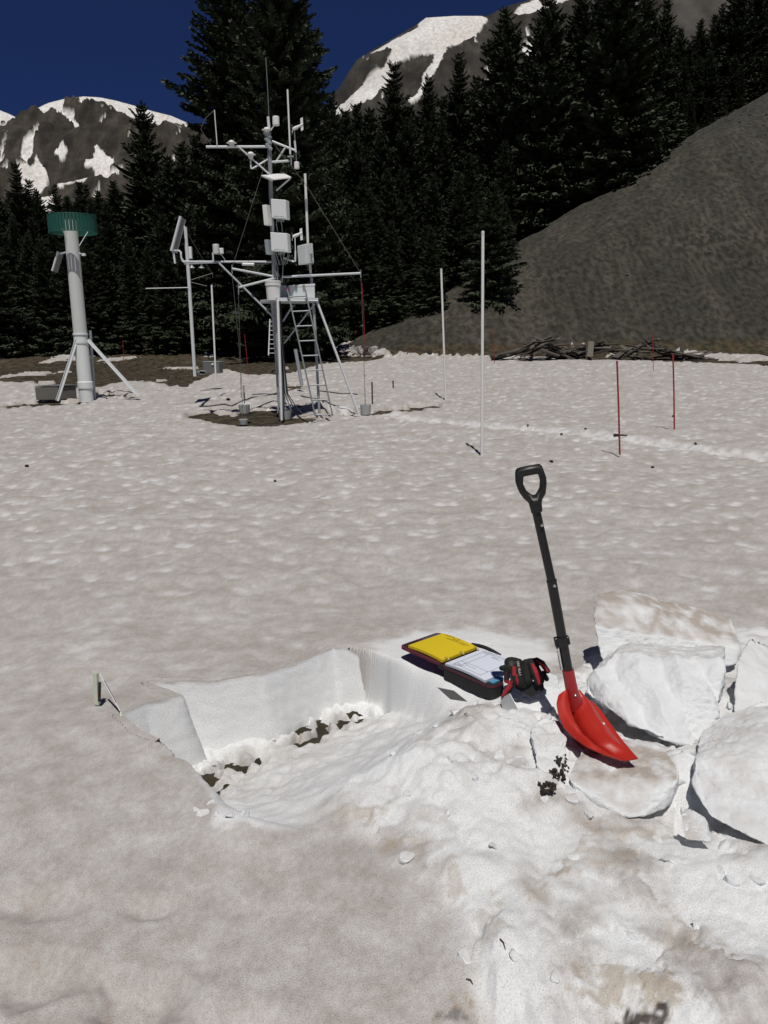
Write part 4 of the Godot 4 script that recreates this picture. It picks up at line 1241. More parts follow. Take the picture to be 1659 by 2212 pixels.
# ---------------------------------------------------------------- binder, gloves, saw, card, ruler
func build_binder() -> void:
	var O := H(862, 1396, .075)
	var E := H(1062, 1484, .065)
	var a := (E - O).normalized()
	var up := Vector3.UP
	var b := up.cross(a).normalized()
	if b.z > 0: b = -b
	up = b.cross(a).normalized()
	if up.y < 0: up = -up
	var t := thing("ring_binder", "open zip ring binder in maroon and black with a yellow sheet and forms", "binder", "", O)
	var W := (E - O).length()
	var D := .285
	var sp := W * .475
	var at := func(u: float, v: float, w: float) -> Vector3: return O + a * u + b * v + up * w
	var rr := func(u0: float, u1: float, v0: float, v1: float, w: float, rad: float) -> Array:
		var out := []
		for c in [[u1 - rad, v1 - rad, 0.0], [u0 + rad, v1 - rad, PI / 2], [u0 + rad, v0 + rad, PI], [u1 - rad, v0 + rad, PI * 1.5]]:
			for k in 6:
				var an: float = c[2] + PI / 2 * k / 5.0
				out.append(at.call(c[0] + cos(an) * rad, c[1] + sin(an) * rad, w))
		return out
	# left cover
	var st := mb(); prism(st, rr.call(0.0, sp, .0, D, -.010, .03), up * .013); obj("front_cover", st, M.maroon, t)
	st = mb(); prism(st, rr.call(.012, .075, .015, D * .42, .0032, .012), up * .003); obj("pocket", st, M.nylon, t)
	st = mb(); prism(st, rr.call(.012, .085, D * .50, D - .02, .0032, .012), up * .003); obj("pocket", st, M.slate, t)
	# thick right half with zip band
	st = mb(); prism(st, rr.call(sp + .005, W, .0, D, -.068, .035), up * .066); obj("zip_case", st, M.nylon, t)
	st = mb(); prism(st, rr.call(sp + .003, W + .002, -.002, D + .002, -.012, .036), up * .009); obj("zip_edge", st, M.maroon, t)
	st = mb(); prism(st, rr.call(sp - .03, sp + .03, .008, D - .008, -.03, .01), up * .026); obj("spine", st, M.nylon, t)
	st = mb()
	var strap := []
	for k in 9: strap.append(at.call(lerpf(sp - .06, sp + .13, k / 8.0), D + .008, .004 + .012 * sin(k / 8.0 * PI)))
	path(st, strap, .010, 8); obj("carry_handle", st, M.nylon, t)
	# sheets: slightly arched
	var sheet := func(u0: float, u1: float, v0: float, v1: float, w: float, arch: float, m: Material, called: String, thick: float) -> MeshInstance3D:
		var s2 := mb()
		for i in 12:
			for sg in [0.0, -thick]:
				var x0 := lerpf(u0, u1, i / 12.0)
				var x1 := lerpf(u0, u1, (i + 1) / 12.0)
				var w0: float = w + arch * sin(i / 12.0 * PI) + sg
				var w1: float = w + arch * sin((i + 1) / 12.0 * PI) + sg
				quad(s2, at.call(x0, v0, w0), at.call(x1, v0, w1), at.call(x1, v1, w1), at.call(x0, v1, w0), up if sg == 0.0 else -up)
				if sg != 0.0:
					quad(s2, at.call(x0, v0, w0), at.call(x1, v0, w1), at.call(x1, v0, w1 - sg), at.call(x0, v0, w0 - sg), -b)
					quad(s2, at.call(x0, v1, w0), at.call(x1, v1, w1), at.call(x1, v1, w1 - sg), at.call(x0, v1, w0 - sg), b)
		quad(s2, at.call(u0, v0, w), at.call(u0, v1, w), at.call(u0, v1, w - thick), at.call(u0, v0, w - thick), -a)
		quad(s2, at.call(u1, v0, w), at.call(u1, v1, w), at.call(u1, v1, w - thick), at.call(u1, v0, w - thick), a)
		return obj(called, s2, m, t)
	var ys: MeshInstance3D = sheet.call(sp - .245, sp + .002, .012, D - .022, .020, .006, M.yellow, "yellow_sheet", .014)
	ys.set_meta("label", "yellow cover sheet with a few handwritten lines")
	var ws: MeshInstance3D = sheet.call(sp + .022, W - .052, .012, D - .010, .010, .007, M.paper, "form_sheet", .012)
	ws.set_meta("label", "white printed form with lines and tables")
	# writing: short pen strokes on the yellow sheet, ruled boxes on the form
	rng.seed = 77
	st = mb()
	for ln in [[.035, .17, .13], [.052, .10, .20], [.066, .13, .19]]:
		var v: float = D - ln[0]
		var u: float = sp - .06 - ln[1] + .02
		while u < sp - .03 - (.2 - ln[2]):
			var q := at.call(u, v, .0215 + .006 * sin(clampf((u - sp + .245) / .247, 0, 1) * PI))
			var h := rng.randf_range(.003, .007)
			cbox(st, q + b * rng.randf_range(-.001, .001), (a * .0008 + b * .0006), b * h * .5, up * .0004, .0001)
			cbox(st, q + a * .002, a * .0018, b * .0005, up * .0004, .0001)
			u += rng.randf_range(.004, .0075) if rng.randf() > .15 else .012
	obj("handwriting", st, M.ink_brown, t)
	st = mb()
	var fw := func(u: float, v: float, lu: float, lv: float) -> void:
		var k := 6 if lu > lv else 1
		for i in k:
			var uu: float = u + lu * (i + .5) / k
			var w := .0106 + .007 * sin(clampf((uu - sp - .022) / (W - .074 - sp), 0, 1) * PI)
			cbox(st, at.call(uu, v + lv * .5, w), a * maxf(lu / k * .5, .0006), b * maxf(lv * .5, .0006), up * .0004, .0001)
	for u in [sp + .06, sp + .10, W - .10]: fw.call(u, .03, 0.0, D - .07)
	for v in [.03, .085, D - .04, D - .028]: fw.call(sp + .06, v, W - .10 - sp - .06, 0.0)
	for k in 14: fw.call(sp + .035 + rng.randf() * .1, .022 + (k % 7) * .008 + (D - .085) * float(k / 7), rng.randf_range(.02, .08), 0.0)
	obj("form_lines", st, M.ink, t)
	st = mb(); prism(st, rr.call(W - .046, W - .018, .03, D * .72, -.001, .003), up * .005); obj("blue_ruler", st, M.blue, t)
	for v in [.035, .14, .245]:
		st = mb()
		var arc := []
		for k in 11:
			var an := PI * k / 10.0
			arc.append(at.call(sp + .010 - cos(an) * .022, v, .004 + sin(an) * .026))
		path(st, arc, .0016, 6); obj("ring", st, M.bolt, t)

var caps := []
func cap_sd(p: Vector3) -> float:
	var d := 1e9
	for q in caps:
		var a: Vector3 = q[0]
		var ab: Vector3 = q[1] - a
		var h := clampf((p - a).dot(ab) / ab.length_squared(), 0.0, 1.0)
		var v: float = (p - a - ab * h).length() - lerpf(q[2], q[3], h)
		var k := 9.0
		var e := maxf(k - absf(d - v), 0.0) / k
		d = minf(d, v) - e * e * k * .25
	return d
# surface nets of the capsules, in the glove's own units; returns world mesh with colours
func net(lo: Vector3, hi: Vector3, cell: float, to_world: Callable, colf: Callable) -> SurfaceTool:
	var n := Vector3i(((hi - lo) / cell).ceil())
	var nx := n.x + 1; var ny := n.y + 1; var nz := n.z + 1
	var val := PackedFloat32Array(); val.resize(nx * ny * nz)
	for k in nz:
		for j in ny:
			for i in nx: val[(k * ny + j) * nx + i] = cap_sd(lo + Vector3(i, j, k) * cell)
	var idx := {}
	var vs := []
	for k in n.z:
		for j in n.y:
			for i in n.x:
				var sum := Vector3.ZERO
				var cnt := 0
				for e in [[0, 0, 0, 1, 0, 0], [0, 1, 0, 1, 1, 0], [0, 0, 1, 1, 0, 1], [0, 1, 1, 1, 1, 1], [0, 0, 0, 0, 1, 0], [1, 0, 0, 1, 1, 0], [0, 0, 1, 0, 1, 1], [1, 0, 1, 1, 1, 1], [0, 0, 0, 0, 0, 1], [1, 0, 0, 1, 0, 1], [0, 1, 0, 0, 1, 1], [1, 1, 0, 1, 1, 1]]:
					var a := val[((k + e[2]) * ny + j + e[1]) * nx + i + e[0]]
					var b := val[((k + e[5]) * ny + j + e[4]) * nx + i + e[3]]
					if (a < 0.0) != (b < 0.0):
						var u := a / (a - b)
						sum += Vector3(e[0], e[1], e[2]).lerp(Vector3(e[3], e[4], e[5]), u)
						cnt += 1
				if cnt > 0:
					idx[(k * ny + j) * nx + i] = vs.size()
					vs.append(lo + (Vector3(i, j, k) + sum / cnt) * cell)
	var st := mb()
	st.set_smooth_group(0)
	for k in range(1, n.z):
		for j in range(1, n.y):
			for i in range(1, n.x):
				var o := (k * ny + j) * nx + i
				for ax in 3:
					var o2: int = o + [1, nx, nx * ny][ax]
					if (val[o] < 0.0) == (val[o2] < 0.0): continue
					var s1: int = [nx, nx * ny, 1][ax]
					var s2: int = [nx * ny, 1, nx][ax]
					if not (idx.has(o) and idx.has(o - s1) and idx.has(o - s2) and idx.has(o - s1 - s2)): continue
					var q := [idx[o], idx[o - s1], idx[o - s1 - s2], idx[o - s2]]
					if val[o] >= 0.0: q.reverse()
					for m in [q[0], q[1], q[2], q[0], q[2], q[3]]:
						st.set_color(colf.call(vs[m]))
						st.add_vertex(to_world.call(vs[m]))
	st.generate_normals()
	return st

func build_gloves() -> void:
	# lengths in units of 0.245 mm; x right, y down, z towards the viewer
	var tw := func(p: Vector3) -> Vector3:
		var o := U(1028.6 + .12 * p.x, 1393.6 + .12 * p.y, 3.43)
		return o + (cam.position - o).normalized() * p.z * .000245
	var black := Color(.011, .010, .011)
	var red := Color(.34, .018, .03)
	var specs := [
		["work glove of black and red cloth with white lettering, hung over the snow block", [
			[[600, 310, -60], [620, 430, 0], 95, 95], [[640, 290, -80], [760, 330, -20], 80, 90], [[720, 340, 10], [800, 680, 50], 85, 75], [[460, 415, 10], [560, 400, 10], 48, 60],
			[[560, 450, 10], [545, 640, 10], 60, 48], [[660, 430, 20], [690, 660, 40], 80, 66], [[640, 690, 0], [475, 915, 0], 62, 24], [[700, 300, -150], [780, 420, -150], 80, 80], [[820, 420, -20], [860, 720, 10], 70, 60]], Vector3(400, 190, -250), Vector3(960, 960, 150)],
		["black and red glove right of the lettered one, fingers hanging to the right", [
			[[900, 330, -70], [930, 640, 10], 80, 90], [[960, 310, -60], [1080, 290, -60], 75, 62], [[1090, 275, -50], [1190, 330, -10], 56, 54], [[1190, 330, -10], [1290, 470, 0], 54, 46],
			[[1040, 320, -20], [1120, 480, 40], 60, 55], [[1120, 480, 40], [1185, 650, 40], 55, 46], [[980, 340, 0], [1040, 520, 60], 62, 58], [[1040, 520, 60], [1110, 690, 60], 58, 46], [[1200, 520, -40], [1270, 610, -40], 60, 46], [[900, 330, -160], [1060, 380, -170], 80, 80]], Vector3(790, 190, -270), Vector3(1370, 790, 150)]]
	for g in 2:
		caps = []
		for q in specs[g][1]:
			caps.append([Vector3(q[0][0], q[0][1], q[0][2]), Vector3(q[1][0], q[1][1], q[1][2]), float(q[2]), float(q[3])])
		var t := thing("glove", specs[g][0], "glove", "", tw.call((specs[g][2] + specs[g][3]) * .5))
		var colf := func(p: Vector3) -> Color:
			if p.z < -60.0: return black
			if g == 0:
				if p.y > 640 and p.x < 660 - (p.y - 640) * .1 : return red
				if p.x > 655 and p.x < 712 and p.y > 385 and p.y < 545: return red
				if p.x > 712 + (p.y - 520) * .1 and p.x < 745 + (p.y - 520) * .1 and p.y > 515 and p.y < 720: return red
				if Vector2((p.x - 645) / 52, (p.y - 330) / 48).length() < 1.0: return Color(.05, .048, .045)
				if p.x < 570 and p.y > 470: return Color(.035, .008, .012)
				return black
			var s := (p.x - 985) - (p.y - 320) * .36
			if p.y > 320 and p.y < 715 and s > 0 and s < 30 + 60 * sin(clampf((p.y - 320) / 390.0, 0, 1) * PI): return red
			var s2 := (p.x - 1080) - (p.y - 260) * .92
			if p.y > 265 and p.y < 520 and s2 > -10 and s2 < 52 * sin(clampf((p.y - 250) / 290.0, 0, 1) * PI): return red
			return black
		obj("shell", net(specs[g][2], specs[g][3], 15.0, tw, colf), M.glove, t)
		if g == 0:
			var st := mb()
			var pts := []
			for q in [[690, 640], [705, 775], [980, 935], [1228, 800], [1212, 690], [980, 640]]: pts.append(tw.call(Vector3(q[0], q[1], -10)))
			prism(st, pts, (cam.position - pts[0]).normalized() * -.010)
			obj("cuff", st, M.nylon, t)
			st = mb(); path(st, [tw.call(Vector3(612, 520, 95)), tw.call(Vector3(640, 620, 80)), tw.call(Vector3(698, 775, 20))], .0022, 6)
			obj("trim", st, M.slate, t)
			# lettering down the strap
			var word := "CASTELLI"
			for i in 8:
				var tm := TextMesh.new()
				tm.text = word[i]
				tm.font_size = 32
				tm.pixel_size = .00040
				tm.depth = .0006
				var o := MeshInstance3D.new()
				o.mesh = tm
				o.material_override = M.orange if i == 3 else M.white
				var f := i / 7.0
				var base: Vector3 = tw.call(Vector3(lerpf(755, 797, f), lerpf(305, 535, f), 100 + 25 * sin(f * 2.0)))
				var yd: Vector3 = (tw.call(Vector3(797, 535, 100)) - tw.call(Vector3(755, 305, 100))).normalized()
				var zd := (cam.position - base).normalized()
				zd = (zd - yd * zd.dot(yd)).normalized()
				var ydir := zd.cross(yd)
				o.basis = Basis(yd, ydir, zd)
				o.name = "letter" if i == 0 else "letter_%03d" % i
				t.add_child(o)
				o.position = base - t.position
	# snow saw leaning under the gloves: toothed steel blade
	var A := U(1081, 1509, 3.44)
	var B := U(1101, 1498, 3.42)
	var C := U(1129, 1549, 3.36)
	var s := thing("snow_saw", "steel blade of a toothed snow saw standing in the snow under the gloves", "saw", "", C)
	var pts := [A, B]
	var teeth := 24
	for i in teeth:
		var u := (i + .5) / teeth
		var p := B.lerp(C, u)
		pts.append(p + Vector3(.0022, .001, 0)); pts.append(B.lerp(C, (i + 1.0) / teeth) + Vector3(-.0008, 0, 0))
	pts.append(U(1115, 1552, 3.37)); pts.append(U(1085, 1530, 3.42))
	var st := mb(); prism(st, pts, (A - cam.position).normalized() * .0016); obj("blade", st, M.blade, s)
	st = mb(); tube(st, A.lerp(B, .5) + Vector3(.005, .0, -.004), U(1118, 1462, 3.50), .012, .011, 12); obj("handle", st, M.black_plastic, s)
	# snow crystal card
	var cst := mb()
	var c0 := U(944, 1485, 3.50); var c1 := U(980, 1492, 3.50); var c2 := U(1010, 1516, 3.58); var c3 := U(973, 1511, 3.58)
	prism(cst, [c0, c1, c2, c3], (c1 - c0).cross(c3 - c0).normalized() * .0012)
	tag(obj("crystal_card", cst, M.card), "thin grey metal card standing tilted in the white snow left of the gloves", "card")
	# folding rule
	var r0 := U(215, 1520, 3.62)
	var rl := thing("folding_ruler", "pale folding ruler standing half unfolded in the snow left of the pit", "ruler", "", r0)
	var top := U(209, 1453, 3.60)
	var ax := (top - U(213, 1521, 3.62)).normalized()
	for k in 4:
		st = mb()
		var p := U(207.0 + k * 2.2, 1519 + k * 1.2, 3.63 - k * .002)
		var e := p + ax * .150
		cbox(st, (p + e) * .5, Vector3(.0026, 0, .0009), ax * .075, Vector3(-.003, 0, .009), .0006)
		obj("ruler_leaf", st, M.rule, rl)
	st = mb()
	for k in 9:
		var p := U(214.5 + k * .1, 1513 - k * 4.6, 3.606)
		cbox(st, p, Vector3(.0055, 0, .0012), ax * (.0026 if k % 2 else .0038), Vector3(0, 0, .006), .0004)
	obj("numbers", st, M.rule_black, rl)
	st = mb(); cbox(st, U(211, 1500, 3.612), Vector3(.004, 0, 0), ax * .006, Vector3(0, 0, .003), .0005); obj("mark", st, M.orange, rl)
	var q0 := U(217, 1457, 3.60)
	var q1 := U(261, 1537, 3.50)
	var d := (q1 - q0).normalized()
	st = mb(); cbox(st, (q0 + q1) * .5, Vector3(.0018, .001, 0), d * (q1 - q0).length() * .5, d.cross(Vector3(1, .3, 0)).normalized() * .0075, .0005); obj("ruler_leaf", st, M.white, rl)
	st = mb()
	for k in 12: cbox(st, q0.lerp(q1, .2 + k * .05) + Vector3(.0022, .003, .004), Vector3(.001, 0, 0), d * .0022, d.cross(Vector3(1, .3, 0)).normalized() * .005, .0003)
	obj("numbers", st, M.rule_black, rl)
	var q2 := U(263.5, 1556, 3.46)
	st = mb(); cbox(st, (q1 + q2) * .5, Vector3(.0035, 0, .001), (q2 - q1) * .52, Vector3(0, 0, .005), .0005); obj("ruler_leaf", st, M.rule, rl)

# ---------------------------------------------------------------- tower
func dome(st: SurfaceTool, c: Vector3, r: float) -> void:
	lathe(st, c, Vector3.UP, [Vector2(0, -r * .7), Vector2(r * .55, -r * .7), Vector2(r * .6, -r * .15), Vector2(r * 1.15, -r * .1), Vector2(r * 1.15, .0), Vector2(r * .7, r * .12), Vector2(r * .6, r * .35), Vector2(r * .35, r * .5), Vector2(0, r * .56)], 16)
func cup(st: SurfaceTool, c: Vector3, r: float, h: float) -> void:
	lathe(st, c, Vector3.UP, [Vector2(0, -h * .5), Vector2(r * .93, -h * .5), Vector2(r, -h * .42), Vector2(r, h * .42), Vector2(r * .9, h * .5), Vector2(0, h * .53)], 18)
const TZ := 16.9
func T(x: float, y: float, dz := 0.0) -> Vector3: return V(x, y, -(TZ + dz))
func rod(t: Node, called: String, m: Material, r: float, pts: Array, n := 8) -> void:
	var st := mb()
	r *= .84
	if pts.size() == 2: tube(st, pts[0], pts[1], r, -1, n)
	else: path(st, pts, r, n)
	obj(called, st, m, t)
func vane(t: Node, a: Vector3, b: Vector3, up: float, tail_top: Vector3, tail_bot: Vector3) -> void:
	var st := mb()
	var d := (b - a).normalized()
	lathe(st, a, d, [Vector2(0, -.02), Vector2(.03, 0), Vector2(.034, .05), Vector2(.026, .12), Vector2(.012, (b - a).length())], 12)
	prism(st, [tail_top + d * -.03, tail_top + d * .02, tail_bot + d * .02, tail_bot + d * -.03], Vector3(.004, 0, -.008))
	for k in 3:
		var an := TAU * k / 3 + .4
		var w := Vector3.UP * cos(an) + d.cross(Vector3.UP) * sin(an)
		prism(st, [a - d * .02, a - d * .02 + w * .08 + d.cross(w) * .015, a - d * .02 + w * .085], d * .004)
	obj("wind_vane", st, M.white, t)
func build_tower() -> void:
	var t := thing("instrument_tower", "metal weather tower with platform, booms, sensors and white instrument boxes", "tower", "", T(608, 900))
	rod(t, "mast", M.steel, .05, [T(613, 899), T(597, 700), T(587, 470), T(581, 285)], 12)
	rod(t, "mast_top", M.white_metal, .035, [T(581.5, 282), T(579, 252)], 12)
	rod(t, "whip_antenna", M.alu, .010, [T(581, 256), T(577.5, 180), T(574, 124)], 6)
	var st := mb()
	for k in 9:
		var c := T(577 + .5 * k + (k % 3) * 2.5 - 2, 287 + k * 4.2, -.06)
		lathe(st, c, Vector3(.1, 1, 0), [Vector2(0, -.025), Vector2(.058 - k * .002, -.022), Vector2(.062 - k * .002, .01), Vector2(.03, .025)], 10)
	obj("sensor_stack", st, M.galv, t)
	st = mb(); dome(st, T(576, 280, -.08), .085); obj("radiation_sensor", st, M.white, t)
	st = mb(); cup(st, T(596, 261, -.05), .068, .16); tube(st, T(594, 268, -.05), T(585, 281, -.02), .012); obj("sensor_cup", st, M.white, t)
	# left upper boom with rods and domes
	rod(t, "boom", M.white_metal, .028, [T(445, 317, -.3), T(582, 316.5)], 10)
	rod(t, "rod", M.white_metal, .013, [T(463, 237, -.27), T(469, 314, -.27)])
	rod(t, "sensor_wire", M.wire, .007, [T(456, 313, -.28), T(445, 297, -.28), T(434, 280, -.28), T(437, 268, -.28), T(446, 253, -.28), T(461, 239, -.27)], 5)
	st = mb(); dome(st, T(500, 308, -.2), .085); tube(st, T(500, 313, -.2), T(500, 317, -.2), .04); obj("radiation_sensor", st, M.white, t)
	rod(t, "brace", M.white_metal, .02, [T(513, 315, -.22), T(585, 379, -.06)])
	rod(t, "bracket_arm", M.white_metal, .02, [T(582, 342), T(545, 364, -.15), T(542, 364, -.16), T(541, 340, -.16)])
	st = mb(); dome(st, T(541.5, 333, -.16), .085); tube(st, T(541.5, 334, -.16), T(541.5, 342, -.16), .045); obj("radiation_sensor", st, M.white, t)
	# right upper arms
	rod(t, "boom", M.white_metal, .026, [T(588, 305), T(638, 325, -.1)], 10)
	rod(t, "brace", M.white_metal, .022, [T(616, 319, -.06), T(594, 352)])
	rod(t, "boom", M.white_metal, .026, [T(588, 349.5), T(625, 347, -.1)], 10)
	rod(t, "rod", M.white, .021, [T(621, 193, -.14), T(627, 333, -.14)], 10)
	st = mb(); cbox(st, T(628, 338, -.14), Vector3(.06, 0, 0), Vector3(0, .012, 0), Vector3(0, 0, .03), .003); cbox(st, T(629, 346, -.14), Vector3(.012, 0, 0), Vector3(0, .09, 0), Vector3(0, 0, .02), .003); obj("rod_clamp", st, M.steel, t)
	rod(t, "sensor_arm", M.white_metal, .024, [T(636.5, 304, -.1), T(639, 329, -.1)], 10)
	rod(t, "sensor_stem", M.alu, .012, [T(639, 327, -.1), T(640.5, 352, -.1)])
	st = mb(); cup(st, T(641, 357, -.1), .052, .125); obj("sensor_cup", st, M.white, t)
	rod(t, "vane_pole", M.alu, .014, [T(637.5, 308, -.1), T(636, 284, -.1), T(640, 276, -.1)])
	vane(t, T(633, 279, -.1), T(654, 268, -.1), 0.0, T(651.5, 254, -.1), T(653, 281, -.1))
	# flat plate with struts
	st = mb(); prism(st, [T(564, 378, -.1), T(613, 373.5, .1), T(629, 382, -.25), T(591, 386.5, -.45)], Vector3(0, -.02, 0)); obj("plate", st, M.white, t)
	rod(t, "plate_strut", M.white_metal, .018, [T(627, 385, -.25), T(597, 411)])
	rod(t, "plate_strut", M.white_metal, .018, [T(566, 380, -.1), T(589, 390, -.06)])
	# instrument boxes
	for q in [[584.5, 429, 617, 431.5, 619, 472.5, 586.5, 470, "instrument_box"], [583.5, 501, 620, 504, 622, 544, 586, 542, "instrument_box"]]:
		var a := T(q[0], q[1], -.30); var b := T(q[2], q[3], -.38); var c := T(q[4], q[5], -.38)
		var d := T(q[6], q[7], -.30)
		var cen := (a + b + c + d) * .25
		var X := ((b - a) + (c - d)) * .25; var Y := ((a - d) + (b - c)) * .25
		var Z := X.cross(Y).normalized() * .095
		st = mb(); cbox(st, cen - Z, X, Y, Z, .008)
		cbox(st, cen - Z * .02, X * .97, Y * .97, Z * .05, .006)
		var bx := obj(q[8], st, M.pvc, t)
		bx.set_meta("label", "upper white instrument box on the mast" if q[1] < 480 else "lower white instrument box on the mast")
		st = mb()
		for k in 17:
			if k == 9: continue
			cbox(st, cen + X * (-.55 + k * .074) - Y * .80 + Z * .045, X * .028, Y * (.014 if k > 0 else .034), Z * .02, .0005)
		var o := obj("printed_line", st, M.ink, bx)
		o.position = Vector3.ZERO
		for k in 3:
			st = mb()
			var g := cen - Y * 1.02 + X * (-.3 + .3 * k) - Z
			tube(st, g, g - Y.normalized() * .05, .018, -1, 8)
			o = obj("cable_gland", st, M.steel, bx)
			o.position = Vector3.ZERO
	st = mb(); cbox(st, T(577, 465, -.15), Vector3(.045, 0, .02), Vector3(-.01, .19, 0), Vector3(-.03, 0, .07), .006); obj("side_box", st, M.white, t)
	st = mb(); cbox(st, T(580.5, 534, -.12), Vector3(.04, 0, .02), Vector3(-.01, .14, 0), Vector3(-.03, 0, .07), .006); obj("side_box", st, M.galv, t)
	# loops of cable below the boxes
	for q in [[[598, 472], [597, 486], [600, 500]], [[606, 473], [609, 488], [610, 502]], [[590, 546], [592, 570], [598, 596]], [[596, 546], [604, 572], [614, 568], [622, 552], [622, 542]], [[604, 546], [612, 574], [620, 568], [625, 550]], [[612, 548], [611, 580], [609, 610]], [[592, 546], [600, 580], [600, 610]]]:
		var pts := []
		for p in q: pts.append(T(p[0], p[1], -.14))
		rod(t, "cable", M.steel, .012, pts, 5)
	# right box on the rear pole
	rod(t, "rear_pole", M.white, .032, [T(659, 375, .55), T(665, 524, .55), T(672, 600, .55)], 10)
	rod(t, "rear_leg", M.galv, .034, [T(671.5, 590, .55), T(680, 700, .5), T(690, 896, .4)], 10)
	var e0 := T(662, 547.5, -.10)
	var lf := T(643, 552, .16) - e0
	var rg := T(677, 546.5, .14) - e0
	var uy := (T(661, 526.5, -.10) - T(664, 568.5, -.10)) * .5
	var bc := e0 + lf * .5 + rg * .5
	st = mb(); cbox(st, bc, lf * .5, uy, rg * .5, .008); var rb := obj("side_instrument_box", st, M.pvc, t)
	st = mb(); cbox(st, e0 + rg * .55 - uy * .25 + Vector3(.02, 0, .02), rg * .12, uy * .22, Vector3(.012, 0, .012), .004); var lk := obj("latch", st, M.steel, rb); lk.position = Vector3.ZERO
	for s in [-1.0, 1.0]:
		st = mb(); cbox(st, bc + uy * s * 1.04 + rg * .5, rg * .35, Vector3(0, .012, 0), lf * .2, .002); var bk := obj("bracket", st, M.steel, rb); bk.position = Vector3.ZERO
	rod(t, "elbow_arm", M.white_metal, .022, [T(612, 556, 0), T(634, 565, -.05), T(638, 564, -.05), T(638, 541, -.05)])
	vane(t, T(633, 511.5, .1), T(653, 502, .1), 0, T(650, 493, .1), T(652, 518, .1))
	rod(t, "vane_pole", M.alu, .014, [T(637, 512, .1), T(638, 542, -.05)])
	# long boom to the left with sensors
	rod(t, "long_boom", M.white_metal, .026, [T(395, 565, .35), T(590, 565.5)], 10)
	rod(t, "long_boom", M.galv, .016, [T(398, 570, .35), T(470, 567, .15)], 8)
	rod(t, "cable", M.cable, .010, [T(500, 567, -.02), T(545, 572, -.02), T(590, 569, -.02)], 5)
	st = mb(); tube(st, T(523, 570.5, -.05), T(549, 571, -.05), .03, -1, 12); obj("sensor_tube", st, M.white, t)
	st = mb(); cup(st, T(466.5, 538, .1), .066, .19); obj("sensor_cup", st, M.gauge, t)
	st = mb(); cup(st, T(478, 542, .2), .048, .11); obj("sensor_cup", st, M.white, t)
	rod(t, "cup_bracket", M.white_metal, .02, [T(459.5, 545, .15), T(461, 565, .15)])
	rod(t, "cup_bracket", M.alu, .010, [T(470, 549, .1), T(478, 550, .15), T(486, 561, .12)])
	for x in [414, 435]:
		st = mb()
		var c := T(x, 572, .3)
		lathe(st, c, Vector3.DOWN, [Vector2(.02, 0), Vector2(.03, .03), Vector2(.06, .05), Vector2(.065, .06), Vector2(0, .062)], 12)
		obj("hanging_sensor", st, M.galv, t)
	rod(t, "brace", M.galv, .024, [T(473, 568, .1), T(600, 694, 0)], 8)
	rod(t, "brace", M.white_metal, .02, [T(394, 564, .36), T(391, 556, .36), T(391, 545, .36), T(386, 541, .4), T(376, 541, .45)])
	# lower booms
	rod(t, "boom", M.white_metal, .027, [T(501, 580, -.3), T(596, 598, 0)], 10)
	rod(t, "boom", M.white_metal, .027, [T(515, 621, -.8), T(596, 600, 0)], 10)
	rod(t, "boom", M.white_metal, .027, [T(610, 598, 0), T(779, 590, -.3)], 10)
	rod(t, "boom_sleeve", M.galv, .031, [T(642, 596.4, -.06), T(672, 595, -.12)], 10)
	for q in [[501, 580, -.3, 572, 592], [515, 621, -.8, 613, 636], [779, 590, -.3, 583, 600]]:
		rod(t, "boom_tip", M.steel, .014, [T(q[0], q[3], q[2]), T(q[0] + .4, q[4], q[2])])
	# guy wires and hanging lines
	rod(t, "guy_wire", M.wire, .006, [T(583, 320, -.04), T(545, 440, -.15), T(502, 576, -.3)], 4)
	rod(t, "guy_wire", M.wire, .006, [T(588, 306, -.04), T(659, 396, -.14), T(778, 588, -.3)], 4)
	rod(t, "hanging_line", M.wire, .006, [T(779.5, 592, -.3), T(785, 740, -.3), T(788, 842, -.3)], 4)
	rod(t, "hanging_rod", M.steel, .014, [T(788, 838, -.3), T(788.5, 855, -.3), T(789, 876, -.3)], 6)
	rod(t, "hanging_line", M.wire, .006, [T(515, 632, -.8), T(519, 760, -.8), T(525, 905, -.8)], 4)
	rod(t, "hanging_line", M.wire, .006, [T(501, 590, -.3), T(516, 740, -.3), T(521, 860, -.4)], 4)
	rod(t, "hanging_rod", M.steel, .014, [T(526, 832, .1), T(528, 872, .1)], 6)
	# deck
	var dk := [T(599, 647.5, -.45), T(687, 648.5, -.45), T(655, 653.5, .85), T(562, 652.5, .85)]
	st = mb(); prism(st, dk, Vector3(0, .045, 0)); obj("deck", st, M.white_metal, t)
	for k in 4: rod(t, "deck_rail", M.galv, .018, [dk[k] + Vector3(0, -.015, 0), dk[(k + 1) % 4] + Vector3(0, -.015, 0)], 6)
	rod(t, "leg", M.white, .032, [T(600, 649, -.45), T(604, 770, -.47), T(608.5, 908, -.5)], 10)
	rod(t, "leg", M.galv, .032, [T(587, 651, .5), T(596, 770, .5), T(603, 888, .5)], 10)
	rod(t, "leg", M.white_metal, .03, [T(685, 652, -.4), T(775, 894, -.5)], 10)
	rod(t, "brace", M.galv, .02, [T(680, 656, -.3), T(614, 741, 0)])
	rod(t, "brace", M.galv, .024, [T(632, 660, .1), T(611, 694, 0)])
	# bundle of cables down the mast and spreading at its foot
	rng.seed = 41
	for k in 9:
		var x := 601.0 + k * 1.5
		var ex := 596.0 + k * 6.5 + rng.randf_range(-5, 5)
		rod(t, "cable", M.cable if k % 3 else M.galv, rng.randf_range(.010, .017), [T(x - 8, 650, .08), T(x - 3, 720, .09), T(x + 3, 800, .07), T(x + 6 + (k - 4) * .6, 850, .0), T(lerpf(x + 8, ex, .6), 880, -.08 + .05 * (k % 3)), T(ex, 893, -.1 + .08 * (k % 4))], 5)
